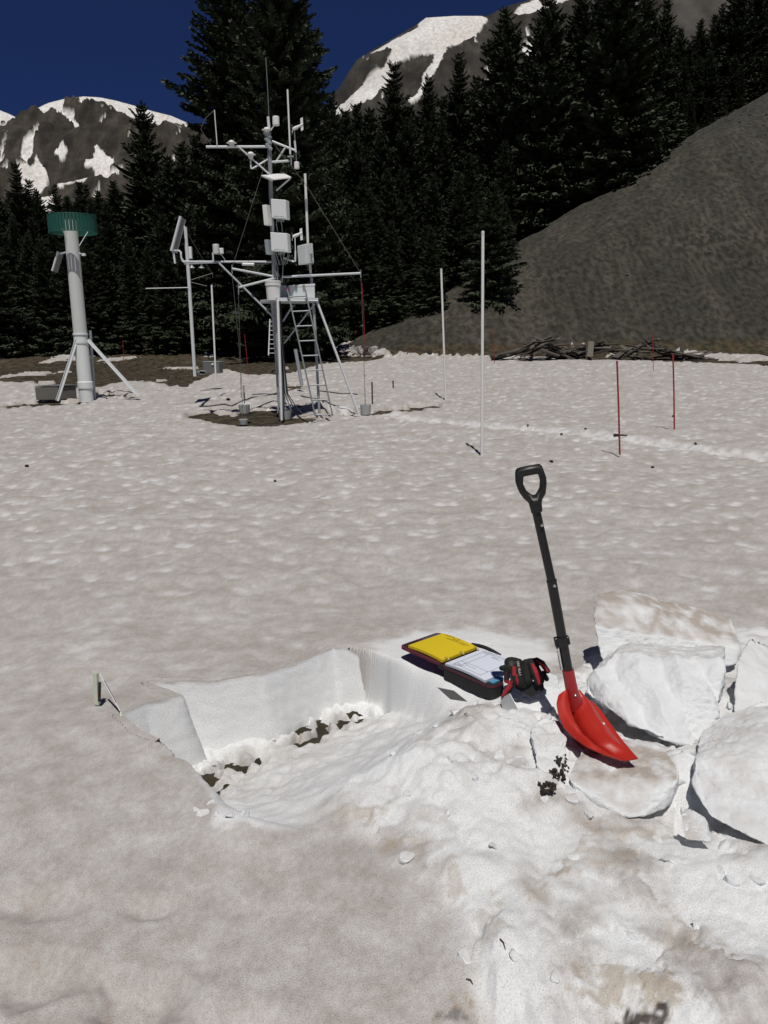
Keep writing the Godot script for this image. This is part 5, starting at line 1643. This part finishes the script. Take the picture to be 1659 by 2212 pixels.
	# cables lying on the snow
	for q in [[[640, 838], [600, 850], [545, 862], [500, 876], [470, 876], [430, 878]], [[620, 872], [590, 868], [560, 878], [530, 876]], [[640, 880], [665, 886], [700, 890]], [[612, 852], [570, 851], [545, 851]], [[690, 847], [740, 851], [772, 852]], [[650, 860], [690, 866], [720, 876], [742, 890]]]:
		var pts := []
		for i in q.size():
			var p := GF(q[i][0], q[i][1])
			pts.append(Vector3(p.x, maxf(snow_h(p.x, p.z), soil_h(p.x, p.z)) + .015, p.z))
			if i < q.size() - 1:
				var m := GF((q[i][0] + q[i + 1][0]) * .5, (q[i][1] + q[i + 1][1]) * .5 + rng.randf_range(-1.5, 1.5))
				pts.append(Vector3(m.x, maxf(snow_h(m.x, m.z), soil_h(m.x, m.z)) + .015, m.z))
		rod(t, "ground_cable", M.cable, .018, pts, 5)

	# things on and at the tower
	var b := thing("bucket", "white lidded plastic bucket on the tower platform", "bucket", "", T(591, 648, -.2))
	st = mb(); lathe(st, T(591, 648.5, -.2), Vector3.UP, [Vector2(0, 0), Vector2(.13, 0), Vector2(.15, .30), Vector2(.15, .34)], 24); obj("pail", st, M.white, b)
	st = mb(); lathe(st, T(591, 648.5, -.2) + Vector3(0, .32, 0), Vector3.UP, [Vector2(.152, -.03), Vector2(.162, -.03), Vector2(.162, 0), Vector2(.152, 0), Vector2(.162, .03), Vector2(.164, .055), Vector2(.15, .06), Vector2(.14, .045), Vector2(0, .045)], 24); obj("lid", st, M.white, b)
	var cs := thing("plastic_case", "white lidded plastic case on the platform behind the ladder top", "case", "", T(650, 645, .1))
	var c0 := T(651, 632.5, .1)
	var X := (T(679, 631, -.1) - T(625, 634, .3)) * .5
	st = mb(); cbox(st, c0, X, Vector3(0, .12, 0), Vector3(.03, 0, .16), .012); obj("body", st, M.pvc, cs)
	st = mb(); cbox(st, c0 + Vector3(0, .135, 0), X * 1.03, Vector3(0, .022, 0), Vector3(.032, 0, .17), .008); obj("lid", st, M.white, cs)
	for k in 2:
		st = mb(); cbox(st, c0 + X * (-.45 + .6 * k) + Vector3(.03, .10, .17), X.normalized() * .03, Vector3(0, .05, 0), Vector3(0, 0, .012), .004); obj("latch", st, M.steel, cs)
	st = mb(); cbox(st, T(613.5, 631, .4), Vector3(.07, 0, 0), Vector3(0, .14, 0), Vector3(0, 0, .1), .008)
	tag(obj("metal_box", st, M.galv), "grey box on the platform between the bucket and the white case", "box")
	# ladder
	var ld := thing("ladder", "aluminium ladder leaning against the tower platform", "ladder", "", T(700, 897, -.95))
	var la := [T(621, 626, -.50), T(681, 899, -1.0)]
	var lb := [T(659, 624, -.50), T(718.5, 898, -1.0)]
	for q in [la, lb]:
		st = mb()
		var dd: Vector3 = (q[1] - q[0])
		var nn := dd.cross(Vector3.RIGHT).normalized()
		cbox(st, (q[0] + q[1]) * .5, Vector3(.014, 0, 0), dd * .5, nn * .035, .004)
		obj("rail", st, M.alu, ld)
	for k in 9:
		var f: float = (513.0 + k * 113.4 - 460.0) / 970.0
		rod(ld, "rung", M.alu, .017, [la[0].lerp(la[1], f), lb[0].lerp(lb[1], f)], 8)
	st = mb(); cbox(st, la[0] + Vector3(0, .01, 0), Vector3(.018, 0, 0), Vector3(0, .03, 0), Vector3(0, 0, .03), .004); obj("red_cap", st, M.red, ld)
	# tubs of concrete
	for q in [[616, 900, .15, .13, .0, "white-grey concrete tub at the foot of the tower mast"], [528, 887, .12, .12, -.2, "concrete tub left of the tower below two hanging rods"], [526, 911, .10, .05, -.75, "concrete tub half sunk in the snow edge nearest the camera"], [790, 890, .115, .15, -.3, "concrete tub right of the tower under the hanging line"]]:
		var p := T(q[0], q[1], q[4])
		var o := thing("concrete_tub", q[5], "tub", "concrete tubs round the tower", p)
		st = mb(); lathe(st, p, Vector3.UP, [Vector2(0, -.05), Vector2(q[2] * .85, -.05), Vector2(q[2], q[3]), Vector2(q[2] * .93, q[3]), Vector2(q[2] * .9, q[3] * .9)], 20); obj("rim", st, M.concrete, o)
		st = mb(); lathe(st, p, Vector3.UP, [Vector2(q[2] * .91, q[3] * .88), Vector2(0, q[3] * .9)], 20); obj("filling", st, M.concrete, o)
	# second ladder far behind
	var l2 := thing("ladder", "old grey ladder leaning against the big tree far behind the tower", "ladder", "", V(590, 768, -31.0))
	var pa := [V(583, 690, -32.0), V(580, 768, -31.0)]
	var pb := [V(597, 690, -32.0), V(597, 768, -31.0)]
	for q in [pa, pb]: rod(l2, "rail", M.steel, .04, q, 6)
	for k in 8: rod(l2, "rung", M.steel, .025, [pa[0].lerp(pa[1], (k + .5) / 8.0), pb[0].lerp(pb[1], (k + .5) / 8.0)], 6)
	# leaning grey post and short dark stakes
	for q in [[638, 754, 652, 829, 22.5, .05, "galv", "leaning grey post in the snow seen through the tower legs", "post"], [803.5, 825, 804.5, 869, 17.6, .016, "dark", "longer of two short dark stakes right of the tower", "stake"], [849, 822, 849.5, 834, 20.5, .018, "dark", "shorter dark stake in the snow right of the tower", "stake"], [527, 848, 528, 862, 19.0, .02, "dark", "small dark stake left of the tower foot", "stake"]]:
		st = mb(); tube(st, V(q[0], q[1], -q[4]), V(q[2], q[3] + 4, -q[4]), q[5], -1, 8)
		tag(obj("stake" if q[8] == "stake" else "post", st, M[q[6]]), q[7], q[8])

func build_stakes() -> void:
	var st: SurfaceTool
	for q in [[1043.2, 500, 1041, 981, 11.2, .0205, "tallest white marker stake, standing alone in front of the hillside"], [953, 581, 963, 864, 20.3, .026, "white marker stake between the tower and the tallest stake"], [457, 616, 467, 828, 21.5, .024, "white marker stake in front of the grey box left of the tower"]]:
		var o := thing("marker_stake", q[6], "stake", "white marker stakes", V(q[2], q[3], -q[4]))
		st = mb(); tube(st, V(q[0], q[1], -q[4]), V(q[2], q[3] + 8, -q[4]), q[5], -1, 12); obj("pole", st, M.white, o)
		st = mb(); lathe(st, V(q[0], q[1], -q[4]), Vector3.UP, [Vector2(q[5] * 1.12, -.04), Vector2(q[5] * 1.12, .0), Vector2(q[5] * .6, .008), Vector2(0, .009)], 12); obj("cap", st, M.white_metal, o)
	for q in [[1333, 780, 1339, 976, 10.85, .0125, "nearest red marker stake, left of the two in front at right"], [1454, 766, 1457, 926, 13.4, .0135, "red marker stake right of the nearest one"], [1408, 711, 1411.5, 794, 26.5, .011, "red marker stake in front of the right end of the plank heap"], [1064, 710, 1068, 778, 33.0, .012, "red marker stake in front of the left end of the plank heap"], [782, 612, 790, 776, 27.5, .010, "long thin red stake behind the tower's right boom"], [528, 722, 536, 806, 25.0, .008, "thin red stake left of the tower foot"], [265, 735, 268, 806, 29.0, .009, "thin red stake on the brown grass right of the gauge"]]:
		var o := thing("red_stake", q[6], "stake", "red marker stakes", V(q[2], q[3], -q[4]))
		st = mb(); path(st, [V(q[0], q[1], -q[4]), V((q[0] + q[2]) * .5 + .4, (q[1] + q[3]) * .5, -q[4]), V(q[2], q[3] + 6, -q[4])], q[5], 8); obj("pole", st, M.red, o)
		st = mb(); lathe(st, V(q[0], q[1], -q[4]), Vector3.UP, [Vector2(q[5] * 1.15, -.03), Vector2(q[5] * 1.15, 0), Vector2(0, .006)], 8); obj("cap", st, M.red, o)

func build_gauge() -> void:
	var Z := 21.2
	var P := func(x: float, y: float, dz := 0.0) -> Vector3: return V(x, y, -(Z + dz))
	var foot: Vector3 = P.call(187, 866)
	var t := thing("precipitation_gauge", "tall white tube gauge with a green slatted wind shield and three-legged stand", "gauge", "", foot)
	var a: Vector3 = P.call(187.5, 868)
	var m: Vector3 = P.call(173.5, 722)
	var top: Vector3 = P.call(151, 476)
	var ax := (top - a).normalized()
	var st := mb(); lathe(st, a, m - a, [Vector2(.178, 0), Vector2(.178, .34), Vector2(.178, (m - a).length())], 28); obj("lower_tube", st, M.pvc, t)
	st = mb(); lathe(st, a, ax, [Vector2(.178, .33), Vector2(.186, .33), Vector2(.186, .36), Vector2(.20, .36), Vector2(.20, .52), Vector2(.178, .54)], 28)
	obj("coupling", st, M.pvc, t)
	st = mb(); lathe(st, m, top - m, [Vector2(.182, -.06), Vector2(.182, .02), Vector2(.172, .03), Vector2(.165, (top - m).length()), Vector2(.15, (top - m).length()), Vector2(.15, (top - m).length() - .3)], 28); obj("upper_tube", st, M.gauge, t)
	for q in [740, 722]:
		st = mb(); lathe(st, P.call(173.5 + (q - 722) * .1, q), ax, [Vector2(.182, -.02), Vector2(.195, -.02), Vector2(.195, .02), Vector2(.182, .02)], 28); obj("clamp_band", st, M.white_metal, t)
	for q in [[166, 733, -.14, 123.5, 866, -.5], [190, 734, -.14, 300.5, 856, -.35]]:
		st = mb()
		var p0: Vector3 = P.call(q[0], q[1], q[2]); var p1: Vector3 = P.call(q[3], q[4], q[5])
		var dd := p1 - p0
		var nn := dd.cross(Vector3.BACK).normalized()
		cbox(st, (p0 + p1) * .5, nn * .042, dd * .5, dd.cross(nn).normalized() * .012, .003)
		cbox(st, (p0 + p1) * .5 + nn * .03, nn * .008, dd * .5, dd.cross(nn).normalized() * .04, .003)
		obj("leg", st, M.white_metal, t)
	rod(t, "leg", M.galv, .045, [P.call(194.5, 714, .24), P.call(204.5, 862, .3)], 8)
	# shield ring of separate slats
	var c0: Vector3 = P.call(156.5, 485, 0)
	var n := 44
	for k in n:
		var an := TAU * k / n
		var d := Vector3(cos(an), 0, sin(an))
		var tg := Vector3(-sin(an), 0, cos(an))
		st = mb(); cbox(st, c0 + d * .58, tg * .0345, ax * .215, d * .004, .0015)
		obj("slat", st, M.green, t)
	for s in [-1, 1]:
		st = mb()
		var pts := []
		for k in n + 1: pts.append(c0 + Vector3(cos(TAU * k / n), 0, sin(TAU * k / n)) * .58 + ax * .205 * s)
		path(st, pts, .011, 6); obj("ring", st, M.green, t)
	rod(t, "shield_arm", M.white_metal, .014, [P.call(145, 519, -.12), P.call(131, 487, -.3)])
	rod(t, "shield_arm", M.galv, .014, [P.call(171, 531, -.1), P.call(190, 500, .25)])
	rod(t, "shield_arm", M.galv, .014, [P.call(160, 524, .1), P.call(158, 503, .62)])
	# little solar panel on an arm
	var pa: Vector3 = P.call(125, 543, -.1); var pb: Vector3 = P.call(112.5, 585, -.1); var pc: Vector3 = P.call(136, 548, .18)
	var cen := (pb + pc) * .5
	st = mb(); cbox(st, cen, (pa - pb) * .5, (pc - pa) * .5, (pa - pb).cross(pc - pa).normalized() * .014, .004); var sp := obj("solar_panel", st, M.panel_back, t)
	st = mb(); tube(st, pa, pb, .028, -1, 8); var fr := obj("frame", st, M.white_metal, sp); fr.position = Vector3.ZERO
	rod(t, "panel_arm", M.galv, .03, [P.call(128, 549, .0), P.call(143, 545, .0), P.call(150, 548, 0)])
	rod(t, "bracket", M.galv, .03, [P.call(165, 546, 0), P.call(178, 549, 0)])
	st = mb(); cbox(st, P.call(181, 550, -.02), Vector3(.045, 0, 0), Vector3(0, .03, 0), Vector3(0, 0, .04), .004); obj("bracket_plate", st, M.white_metal, t)
	# box beside it
	var g := thing("utility_box", "low grey box on the ground left of the gauge foot", "box", "", V(118, 862, -21.6))
	var e := V(98, 847.5, -21.2)
	st = mb(); cbox(st, V(121, 848.5, -21.75), Vector3(.33, 0, .05), Vector3(0, .17, 0), Vector3(-.14, 0, .28), .012); obj("body", st, M.box_stone, g)
	st = mb(); cbox(st, V(121, 832.5, -21.75), Vector3(.34, 0, .052), Vector3(0, .012, 0), Vector3(-.145, 0, .29), .004); obj("lid", st, M.box_grey, g)

func build_solar_mast() -> void:
	var Z := 19.0
	var P := func(x: float, y: float, dz := 0.0) -> Vector3: return V(x, y, -(Z + dz))
	var t := thing("solar_panel_mast", "slim steel pole with a tilted solar panel left of the tower", "mast", "", P.call(420, 812))
	rod(t, "pole", M.white_metal, .048, [P.call(400, 490), P.call(409, 620), P.call(421, 813)], 12)
	var a: Vector3 = P.call(390, 467, -.25); var b: Vector3 = P.call(370, 542, -.25)
	var c: Vector3 = P.call(399, 474, .55)
	var u := (b - a) * .5; var w := (c - a) * .5
	var nn := u.cross(w).normalized()
	var st := mb(); cbox(st, a + u + w, u, w, nn * .018, .004); var p := obj("solar_panel", st, M.panel_back, t)
	st = mb(); tube(st, a, b, .034, -1, 8); tube(st, a + w * 2, b + w * 2, .03, -1, 8); var f := obj("frame", st, M.white_metal, p); f.position = Vector3.ZERO
	st = mb(); cbox(st, a + u + w + nn * .02 * signf(nn.dot(Vector3(-1, .3, 0))), u * .95, w * .95, nn * .003, .001); f = obj("cells", st, M.panel, p); f.position = Vector3.ZERO
	rod(t, "panel_strut", M.white_metal, .03, [P.call(373, 535, -.2), P.call(378, 569, -.2)])
	rod(t, "panel_strut", M.galv, .026, [P.call(372, 545, -.2), P.call(388, 541, -.1), P.call(392, 556, 0), P.call(398, 566, 0), P.call(410, 571, 0)])
	rod(t, "panel_strut", M.galv, .02, [P.call(396, 486, .1), P.call(403, 500, 0)])
	st = mb(); cbox(st, P.call(409.5, 546, .05), Vector3(.055, 0, 0), Vector3(0, .13, 0), Vector3(0, 0, .05), .006); obj("junction_box", st, M.pvc, t)
	rod(t, "side_rod", M.white_metal, .012, [P.call(314.5, 623, -.1), P.call(407, 621, -.05)])
	rod(t, "side_rod", M.wire, .010, [P.call(411, 605), P.call(459, 590, .1)])
	rod(t, "side_rod", M.wire, .010, [P.call(411, 609), P.call(447, 618, -.1)])
	rod(t, "guy_wire", M.wire, .005, [P.call(403, 500), P.call(436, 556, .1), P.call(459, 592, .1)], 4)
	rod(t, "hook", M.wire, .008, [P.call(459, 588, .1), P.call(459.5, 600, .1)], 4)
	# grey box with a shiny label
	var g := thing("metal_box", "grey metal box with a small shiny plate behind the left white stake", "box", "", V(460, 806, -23.6))
	st = mb(); cbox(st, V(460, 793, -23.6), Vector3(.24, 0, .03), Vector3(0, .17, 0), Vector3(-.02, 0, .18), .008); obj("body", st, M.box_grey, g)
	st = mb(); cbox(st, V(460, 781, -23.6), Vector3(.25, 0, .031), Vector3(0, .012, 0), Vector3(-.02, 0, .19), .004); obj("lid", st, M.steel, g)
	st = mb(); cbox(st, V(459, 786.5, -23.39), Vector3(.03, 0, .004), Vector3(0, .025, 0), Vector3(0, 0, .004), .002); obj("plate", st, M.white, g)
	st = mb()
	rng.seed = 52
	for k in 14:
		var q := V(430 + rng.randf() * 14, 803 + rng.randf() * 4, -23.2)
		cbox(st, q, Vector3(rng.randf_range(.02, .06), rng.randf_range(-.02, .02), 0), Vector3(0, rng.randf_range(.02, .05), 0), Vector3(0, 0, .04), .004)
	tag(obj("fittings_heap", st, M.steel), "small heap of metal fittings left of the grey metal box", "fittings")

# ---------------------------------------------------------------- plank heaps, shrubs, grass, litter
func build_planks() -> void:
	rng.seed = 61
	var Z := 35.5
	var heaps := [["collapsed_shed", "left heap of collapsed grey planks with the highest peak, at the foot of the hillside", [[1080, 766], [1120, 755], [1162, 736], [1180, 737], [1215, 754], [1240, 764]], 46],
		["collapsed_shed", "middle low heap of collapsed grey planks with a pale upright board", [[1200, 764], [1240, 757], [1285, 744], [1310, 745], [1335, 757], [1365, 768]], 36],
		["collapsed_shed", "right heap of collapsed grey planks ending in a long low tail", [[1335, 768], [1370, 750], [1402, 738], [1416, 740], [1445, 758], [1520, 772]], 44]]
	for h in heaps:
		var prof := []
		for q in h[2]: prof.append(q[0]); prof.append(q[1])
		var x0: float = h[2][0][0]
		var x1: float = h[2][h[2].size() - 1][0]
		var t := thing(h[0], h[1], "collapsed shed", "heaps of collapsed shed", V((x0 + x1) * .5, 770, -Z))
		for k in int(h[3]):
			var px := lerpf(x0, x1, rng.randf())
			var top := lerp_prof(prof, px)
			var py := lerpf(top, 768.0, pow(rng.randf(), 1.6))
			var dz := rng.randf_range(-.8, 1.2) * (1.0 if py > top + 8 else .4)
			var c := V(px, py, -(Z + dz))
			var sl := (lerp_prof(prof, px + 12) - lerp_prof(prof, px - 12)) / 24.0
			var d := Vector3(1, -sl + rng.randf_range(-.10, .10), rng.randf_range(-.7, .7)).normalized()
			if rng.randf() < .15: d = Vector3(rng.randf_range(-1, 1), rng.randf_range(.0, .3), rng.randf_range(-1, 1)).normalized()
			var len := rng.randf_range(.4, 1.25)
			if absf(px - x0) < 25 or absf(px - x1) < 25: len *= .6
			var s := d.cross(Vector3.UP).normalized()
			s = s.rotated(d, rng.randf_range(-.6, .6))
			var u := s.cross(d)
			var st := mb()
			var v := rng.randf_range(.05, .13)
			st.set_color(Color(v * 1.05, v * .96, v * .82))
			cbox(st, c, d * len, s * rng.randf_range(.05, .12), u * rng.randf_range(.012, .025), .004)
			obj("plank", st, M.wood, t)
		if x0 == 1200:
			var st := mb()
			st.set_color(Color(.19, .17, .14))
			cbox(st, V(1274, 754, -35.0), Vector3(.02, 0, .1), Vector3(.03, .32, -.05), Vector3(.12, 0, .02), .006)
			obj("plank", st, M.wood, t).set_meta("label", "pale upright board")
	# pale log
func shrub(px: float, py: float, w: float, h: float, n: int, label: String, called: String, sd_: int, m: Material) -> void:
	rng.seed = sd_
	var p := GF(px, py)
	var t := thing(called, label, "shrub", "", p)
	var st := mb()
	for k in n:
		var a := rng.randf() * TAU
		var r := rng.randf() * w * .25
		var b := p + Vector3(cos(a) * r, -.03, sin(a) * r * .7)
		var e := b + Vector3(cos(a) * w * rng.randf_range(.1, .5), h * rng.randf_range(.5, 1.0), sin(a) * w * rng.randf_range(.1, .4))
		var mid := b.lerp(e, .5) + Vector3(rng.randf_range(-.08, .08), .08, rng.randf_range(-.08, .08))
		path(st, [b, mid, e], .010, 3, .003)
		for j in 3:
			var f := rng.randf_range(.4, 1.0)
			var o := b.lerp(mid, f * 2.0) if f < .5 else mid.lerp(e, f * 2.0 - 1.0)
			path(st, [o, o + Vector3(rng.randf_range(-.2, .2), rng.randf_range(.05, .22), rng.randf_range(-.2, .2))], .005, 3, .002)
	obj("twigs", st, m, t)
func build_small() -> void:
	shrub(786, 766, 1.3, .55, 70, "leafless grey shrub at the snow edge right of the tower", "bare_shrub", 71, M.shrub)
	shrub(700, 757, 1.6, .5, 70, "brown leafless shrub seen between the ladder and the tower's right leg", "bare_shrub", 72, M.shrub)
	shrub(655, 752, 1.5, .5, 60, "brown leafless shrub behind the ladder rungs", "bare_shrub", 73, M.shrub)
	shrub(325, 748, 1.6, .5, 60, "low brown shrub at the forest edge left of the solar mast", "bare_shrub", 74, M.shrub)
	# grass on the bare hill and meadow, too many to count
	rng.seed = 81
	var st := mb()
	for k in 7:
		var a := TAU * k / 7 + rng.randf() * .5
		var d := Vector3(cos(a), 0, sin(a))
		var s := Vector3(-d.z, 0, d.x) * .035
		var tip := d * rng.randf_range(.12, .22) + Vector3(0, rng.randf_range(.12, .24), 0)
		var b := d * .04
		st.set_color(Color(1, 1, 1)); flat(st, b - s, b + s, tip, Vector3.UP - d)
	var tuft := st.commit()
	var xf: Array[Transform3D] = []
	var cl: Array[Color] = []
	for i in 3500:
		var x := rng.randf_range(-4.0, 50.0)
		var z := -rng.randf_range(39.0, 100.0)
		if true:
			x = rng.randf_range(-16.0, 1.0); z = -rng.randf_range(22.0, 42.0)
			if bare(x, z, Vector2(x, z).length()) < .25: continue
		elif nHill.get_noise_2d(x * 6.0, z * 12.0) + rng.randf_range(-.35, .35) < -.05: continue
		var s := rng.randf_range(.22, .55)
		xf.append(Transform3D(Basis(Vector3.UP, rng.randf() * TAU).scaled(Vector3(s, s * rng.randf_range(.5, 1.1), s)), Vector3(x, soil_h(x, z) - .02, z)))
		var v := rng.randf_range(.7, 1.3)
		cl.append(Color(.075 * v, .078 * v, .046 * v).lerp(Color(.12 * v, .10 * v, .07 * v), rng.randf()))
	var mm := MultiMesh.new()
	mm.transform_format = MultiMesh.TRANSFORM_3D
	mm.use_colors = true
	mm.mesh = tuft
	mm.instance_count = xf.size()
	for i in xf.size():
		mm.set_instance_transform(i, xf[i]); mm.set_instance_color(i, cl[i])
	var mi := MultiMeshInstance3D.new()
	mi.multimesh = mm
	mi.material_override = M.grass
	mi.name = numbered("meadow_grass")
	add_child(mi)
	tag(mi, "short dull grass tufts on the bare meadow behind the tower", "grass", "", "stuff")
	# stones on the upper hillside
	st = mb()
	lathe(st, Vector3.ZERO, Vector3(.2, 1, .1), [Vector2(0, -.5), Vector2(.7, -.35), Vector2(1, .1), Vector2(.6, .5), Vector2(0, .6)], 6)
	var stone := st.commit()
	mm = MultiMesh.new()
	mm.transform_format = MultiMesh.TRANSFORM_3D
	mm.mesh = stone
	xf = []
	for i in 5000:
		var x := rng.randf_range(0.0, 46.0)
		var z := -rng.randf_range(42.0, 88.0)
		var hh := soil_h(x, z)
		if rng.randf() > clampf((hh - 10.0) / 12.0, .03, 1.0): continue
		var s := rng.randf_range(.02, .09)
		xf.append(Transform3D(Basis.from_euler(Vector3(rng.randf(), rng.randf() * 6, rng.randf())).scaled(Vector3(s * 1.4, s, s)), Vector3(x, hh, z)))
	mm.instance_count = xf.size()
	for i in xf.size(): mm.set_instance_transform(i, xf[i])
	mi = MultiMeshInstance3D.new()
	mi.multimesh = mm
	mi.material_override = M.stone
	mi.name = numbered("scree_stones")
	add_child(mi)
	tag(mi, "grey loose stones strewn over the upper hillside", "stones", "", "stuff")
	# spruce cones and litter on the snow
	var spots := [[1191, 999, .024, "dark spruce cone on the snow just above the shovel grip"], [594, 1039, .02, "dark spruce cone alone on the snow in the middle left"], [58, 1008, .026, "dark spruce cone on the snow at the far left"], [1213, 941, .022, "dark spruce cone beside the boot track left of the nearest red stake"], [1140, 922, .02, "dark cone at the near edge of the boot track below the tallest white stake"], [1265, 930, .022, "dark cone in the boot track left of the nearest red stake"], [1503, 958, .024, "dark cone in the boot track right of the red stakes"], [1455, 900, .03, "bit of brown bark on the snow right of the second red stake"], [326, 806, .05, "dark clod at the snow edge right of the gauge"], [493, 866, .05, "dark clod near the ground cable left of the tower"], [710, 893, .035, "dark cone at the foot of the ladder"], [1410, 1008, .02, "small dark cone on the snow below the red stakes"]]
	for q in spots:
		var p := GF(q[0], q[1])
		var h := maxf(snow_h(p.x, p.z), soil_h(p.x, p.z))
		st = mb()
		var d := Vector3(rng.randf_range(-1, 1), .15, rng.randf_range(-.4, .4)).normalized()
		var r: float = q[2]
		lathe(st, Vector3(p.x, h + r * .55, p.z) - d * r * 1.2, d, [Vector2(0, 0), Vector2(r * .6, r * .3), Vector2(r * .55, r * .5), Vector2(r * .85, r * .8), Vector2(r * .75, r * 1.0), Vector2(r * .8, r * 1.4), Vector2(r * .6, r * 1.6), Vector2(r * .5, r * 2.0), Vector2(0, r * 2.4)], 9)
		tag(obj("spruce_cone", st, M.cone), q[3], "cone")
	var p := GF(1340, 943)
	st = mb(); path(st, [Vector3(p.x - .09, snow_h(p.x - .09, p.z) + .03, p.z - .06), Vector3(p.x, snow_h(p.x, p.z) + .04, p.z), Vector3(p.x + .1, snow_h(p.x + .1, p.z) + .015, p.z + .05)], .022, 7, .01)
	tag(obj("bark_piece", st, M.cone), "dark piece of bark in the boot track behind the nearest red stake", "bark")
	# twigs on the rubble
	for q in [[1003, 1575, 1010, 1588, "short twig sticking out of the rubble left of the shovel blade"], [1008, 2090, 1022, 2100, "short twig lying on the rubble at the bottom of the photo"], [1080, 2035, 1092, 2052, "reddish twig low on the rubble in front"], [1245, 1675, 1258, 1660, "thin twig on the chunk below the shovel blade"]]:
		var a := H(q[0], q[1], .06); var b := H(q[2], q[3], .06)
		a.y = snow_h(a.x, a.z) + .002; b.y = snow_h(b.x, b.z) + .005
		st = mb(); path(st, [a, a.lerp(b, .5) + Vector3(.002, .006, 0), b], .0022, 5, .001)
		tag(obj("twig", st, M.twig), q[4], "twig")

func _ready() -> void:
	rng.seed = 11
	# camera
	cam = Camera3D.new()
	cam.name = "camera"
	cam.position = Vector3(0, 1.65, 0)
	cam.rotation_degrees = Vector3(-12.5, 0, -0.8)
	cam.fov = 65.5
	cam.near = 0.05
	cam.far = 6000.0
	add_child(cam)
	# sky and exposure
	var sm := ProceduralSkyMaterial.new()
	sm.sky_top_color = Color(.078, .130, .27)
	sm.sky_horizon_color = Color(.16, .255, .47)
	sm.sky_curve = 0.16
	sm.ground_bottom_color = Color(.3, .29, .28)
	sm.ground_horizon_color = Color(.3, .3, .32)
	sm.sun_angle_max = 0.0
	var env := Environment.new()
	env.background_mode = Environment.BG_SKY
	env.sky = Sky.new()
	env.sky.sky_material = sm
	env.ambient_light_source = Environment.AMBIENT_SOURCE_SKY
	env.tonemap_mode = Environment.TONE_MAPPER_LINEAR
	env.tonemap_exposure = 0.91
	env.sdfgi_enabled = true
	env.ssao_enabled = true
	env.ssil_enabled = true
	var we := WorldEnvironment.new()
	we.name = "environment"
	we.environment = env
	add_child(we)
	# sun: behind the camera, high, a little to the right
	var sun := DirectionalLight3D.new()
	sun.name = "sun"
	sun.light_energy = 1.2
	sun.light_color = Color(1.0, .98, .95)
	sun.light_angular_distance = 0.5
	sun.shadow_enabled = true
	add_child(sun)
	var el := deg_to_rad(66.0)
	var az := deg_to_rad(2.0)
	sun.look_at_from_position(Vector3.ZERO, Vector3(-sin(az) * cos(el), -sin(el), -cos(az) * cos(el)), Vector3.UP)

	make_materials()
	make_noises()
	make_plan()
	var t0 := Time.get_ticks_msec()
	build_ground()
	print("ground ", Time.get_ticks_msec() - t0)
	build_pit_walls()
	build_mountains()
	print("mountains ", Time.get_ticks_msec() - t0)
	rng.seed = 12
	build_trees()
	print("trees ", Time.get_ticks_msec() - t0)
	build_tower()
	build_gauge()
	build_solar_mast()
	build_stakes()
	build_planks()
	print("tower ", Time.get_ticks_msec() - t0)
	build_blocks()
	print("blocks ", Time.get_ticks_msec() - t0)
	build_shovel()
	build_binder()
	build_gloves()
	print("gloves ", Time.get_ticks_msec() - t0)
	build_small()
	print("all ", Time.get_ticks_msec() - t0)
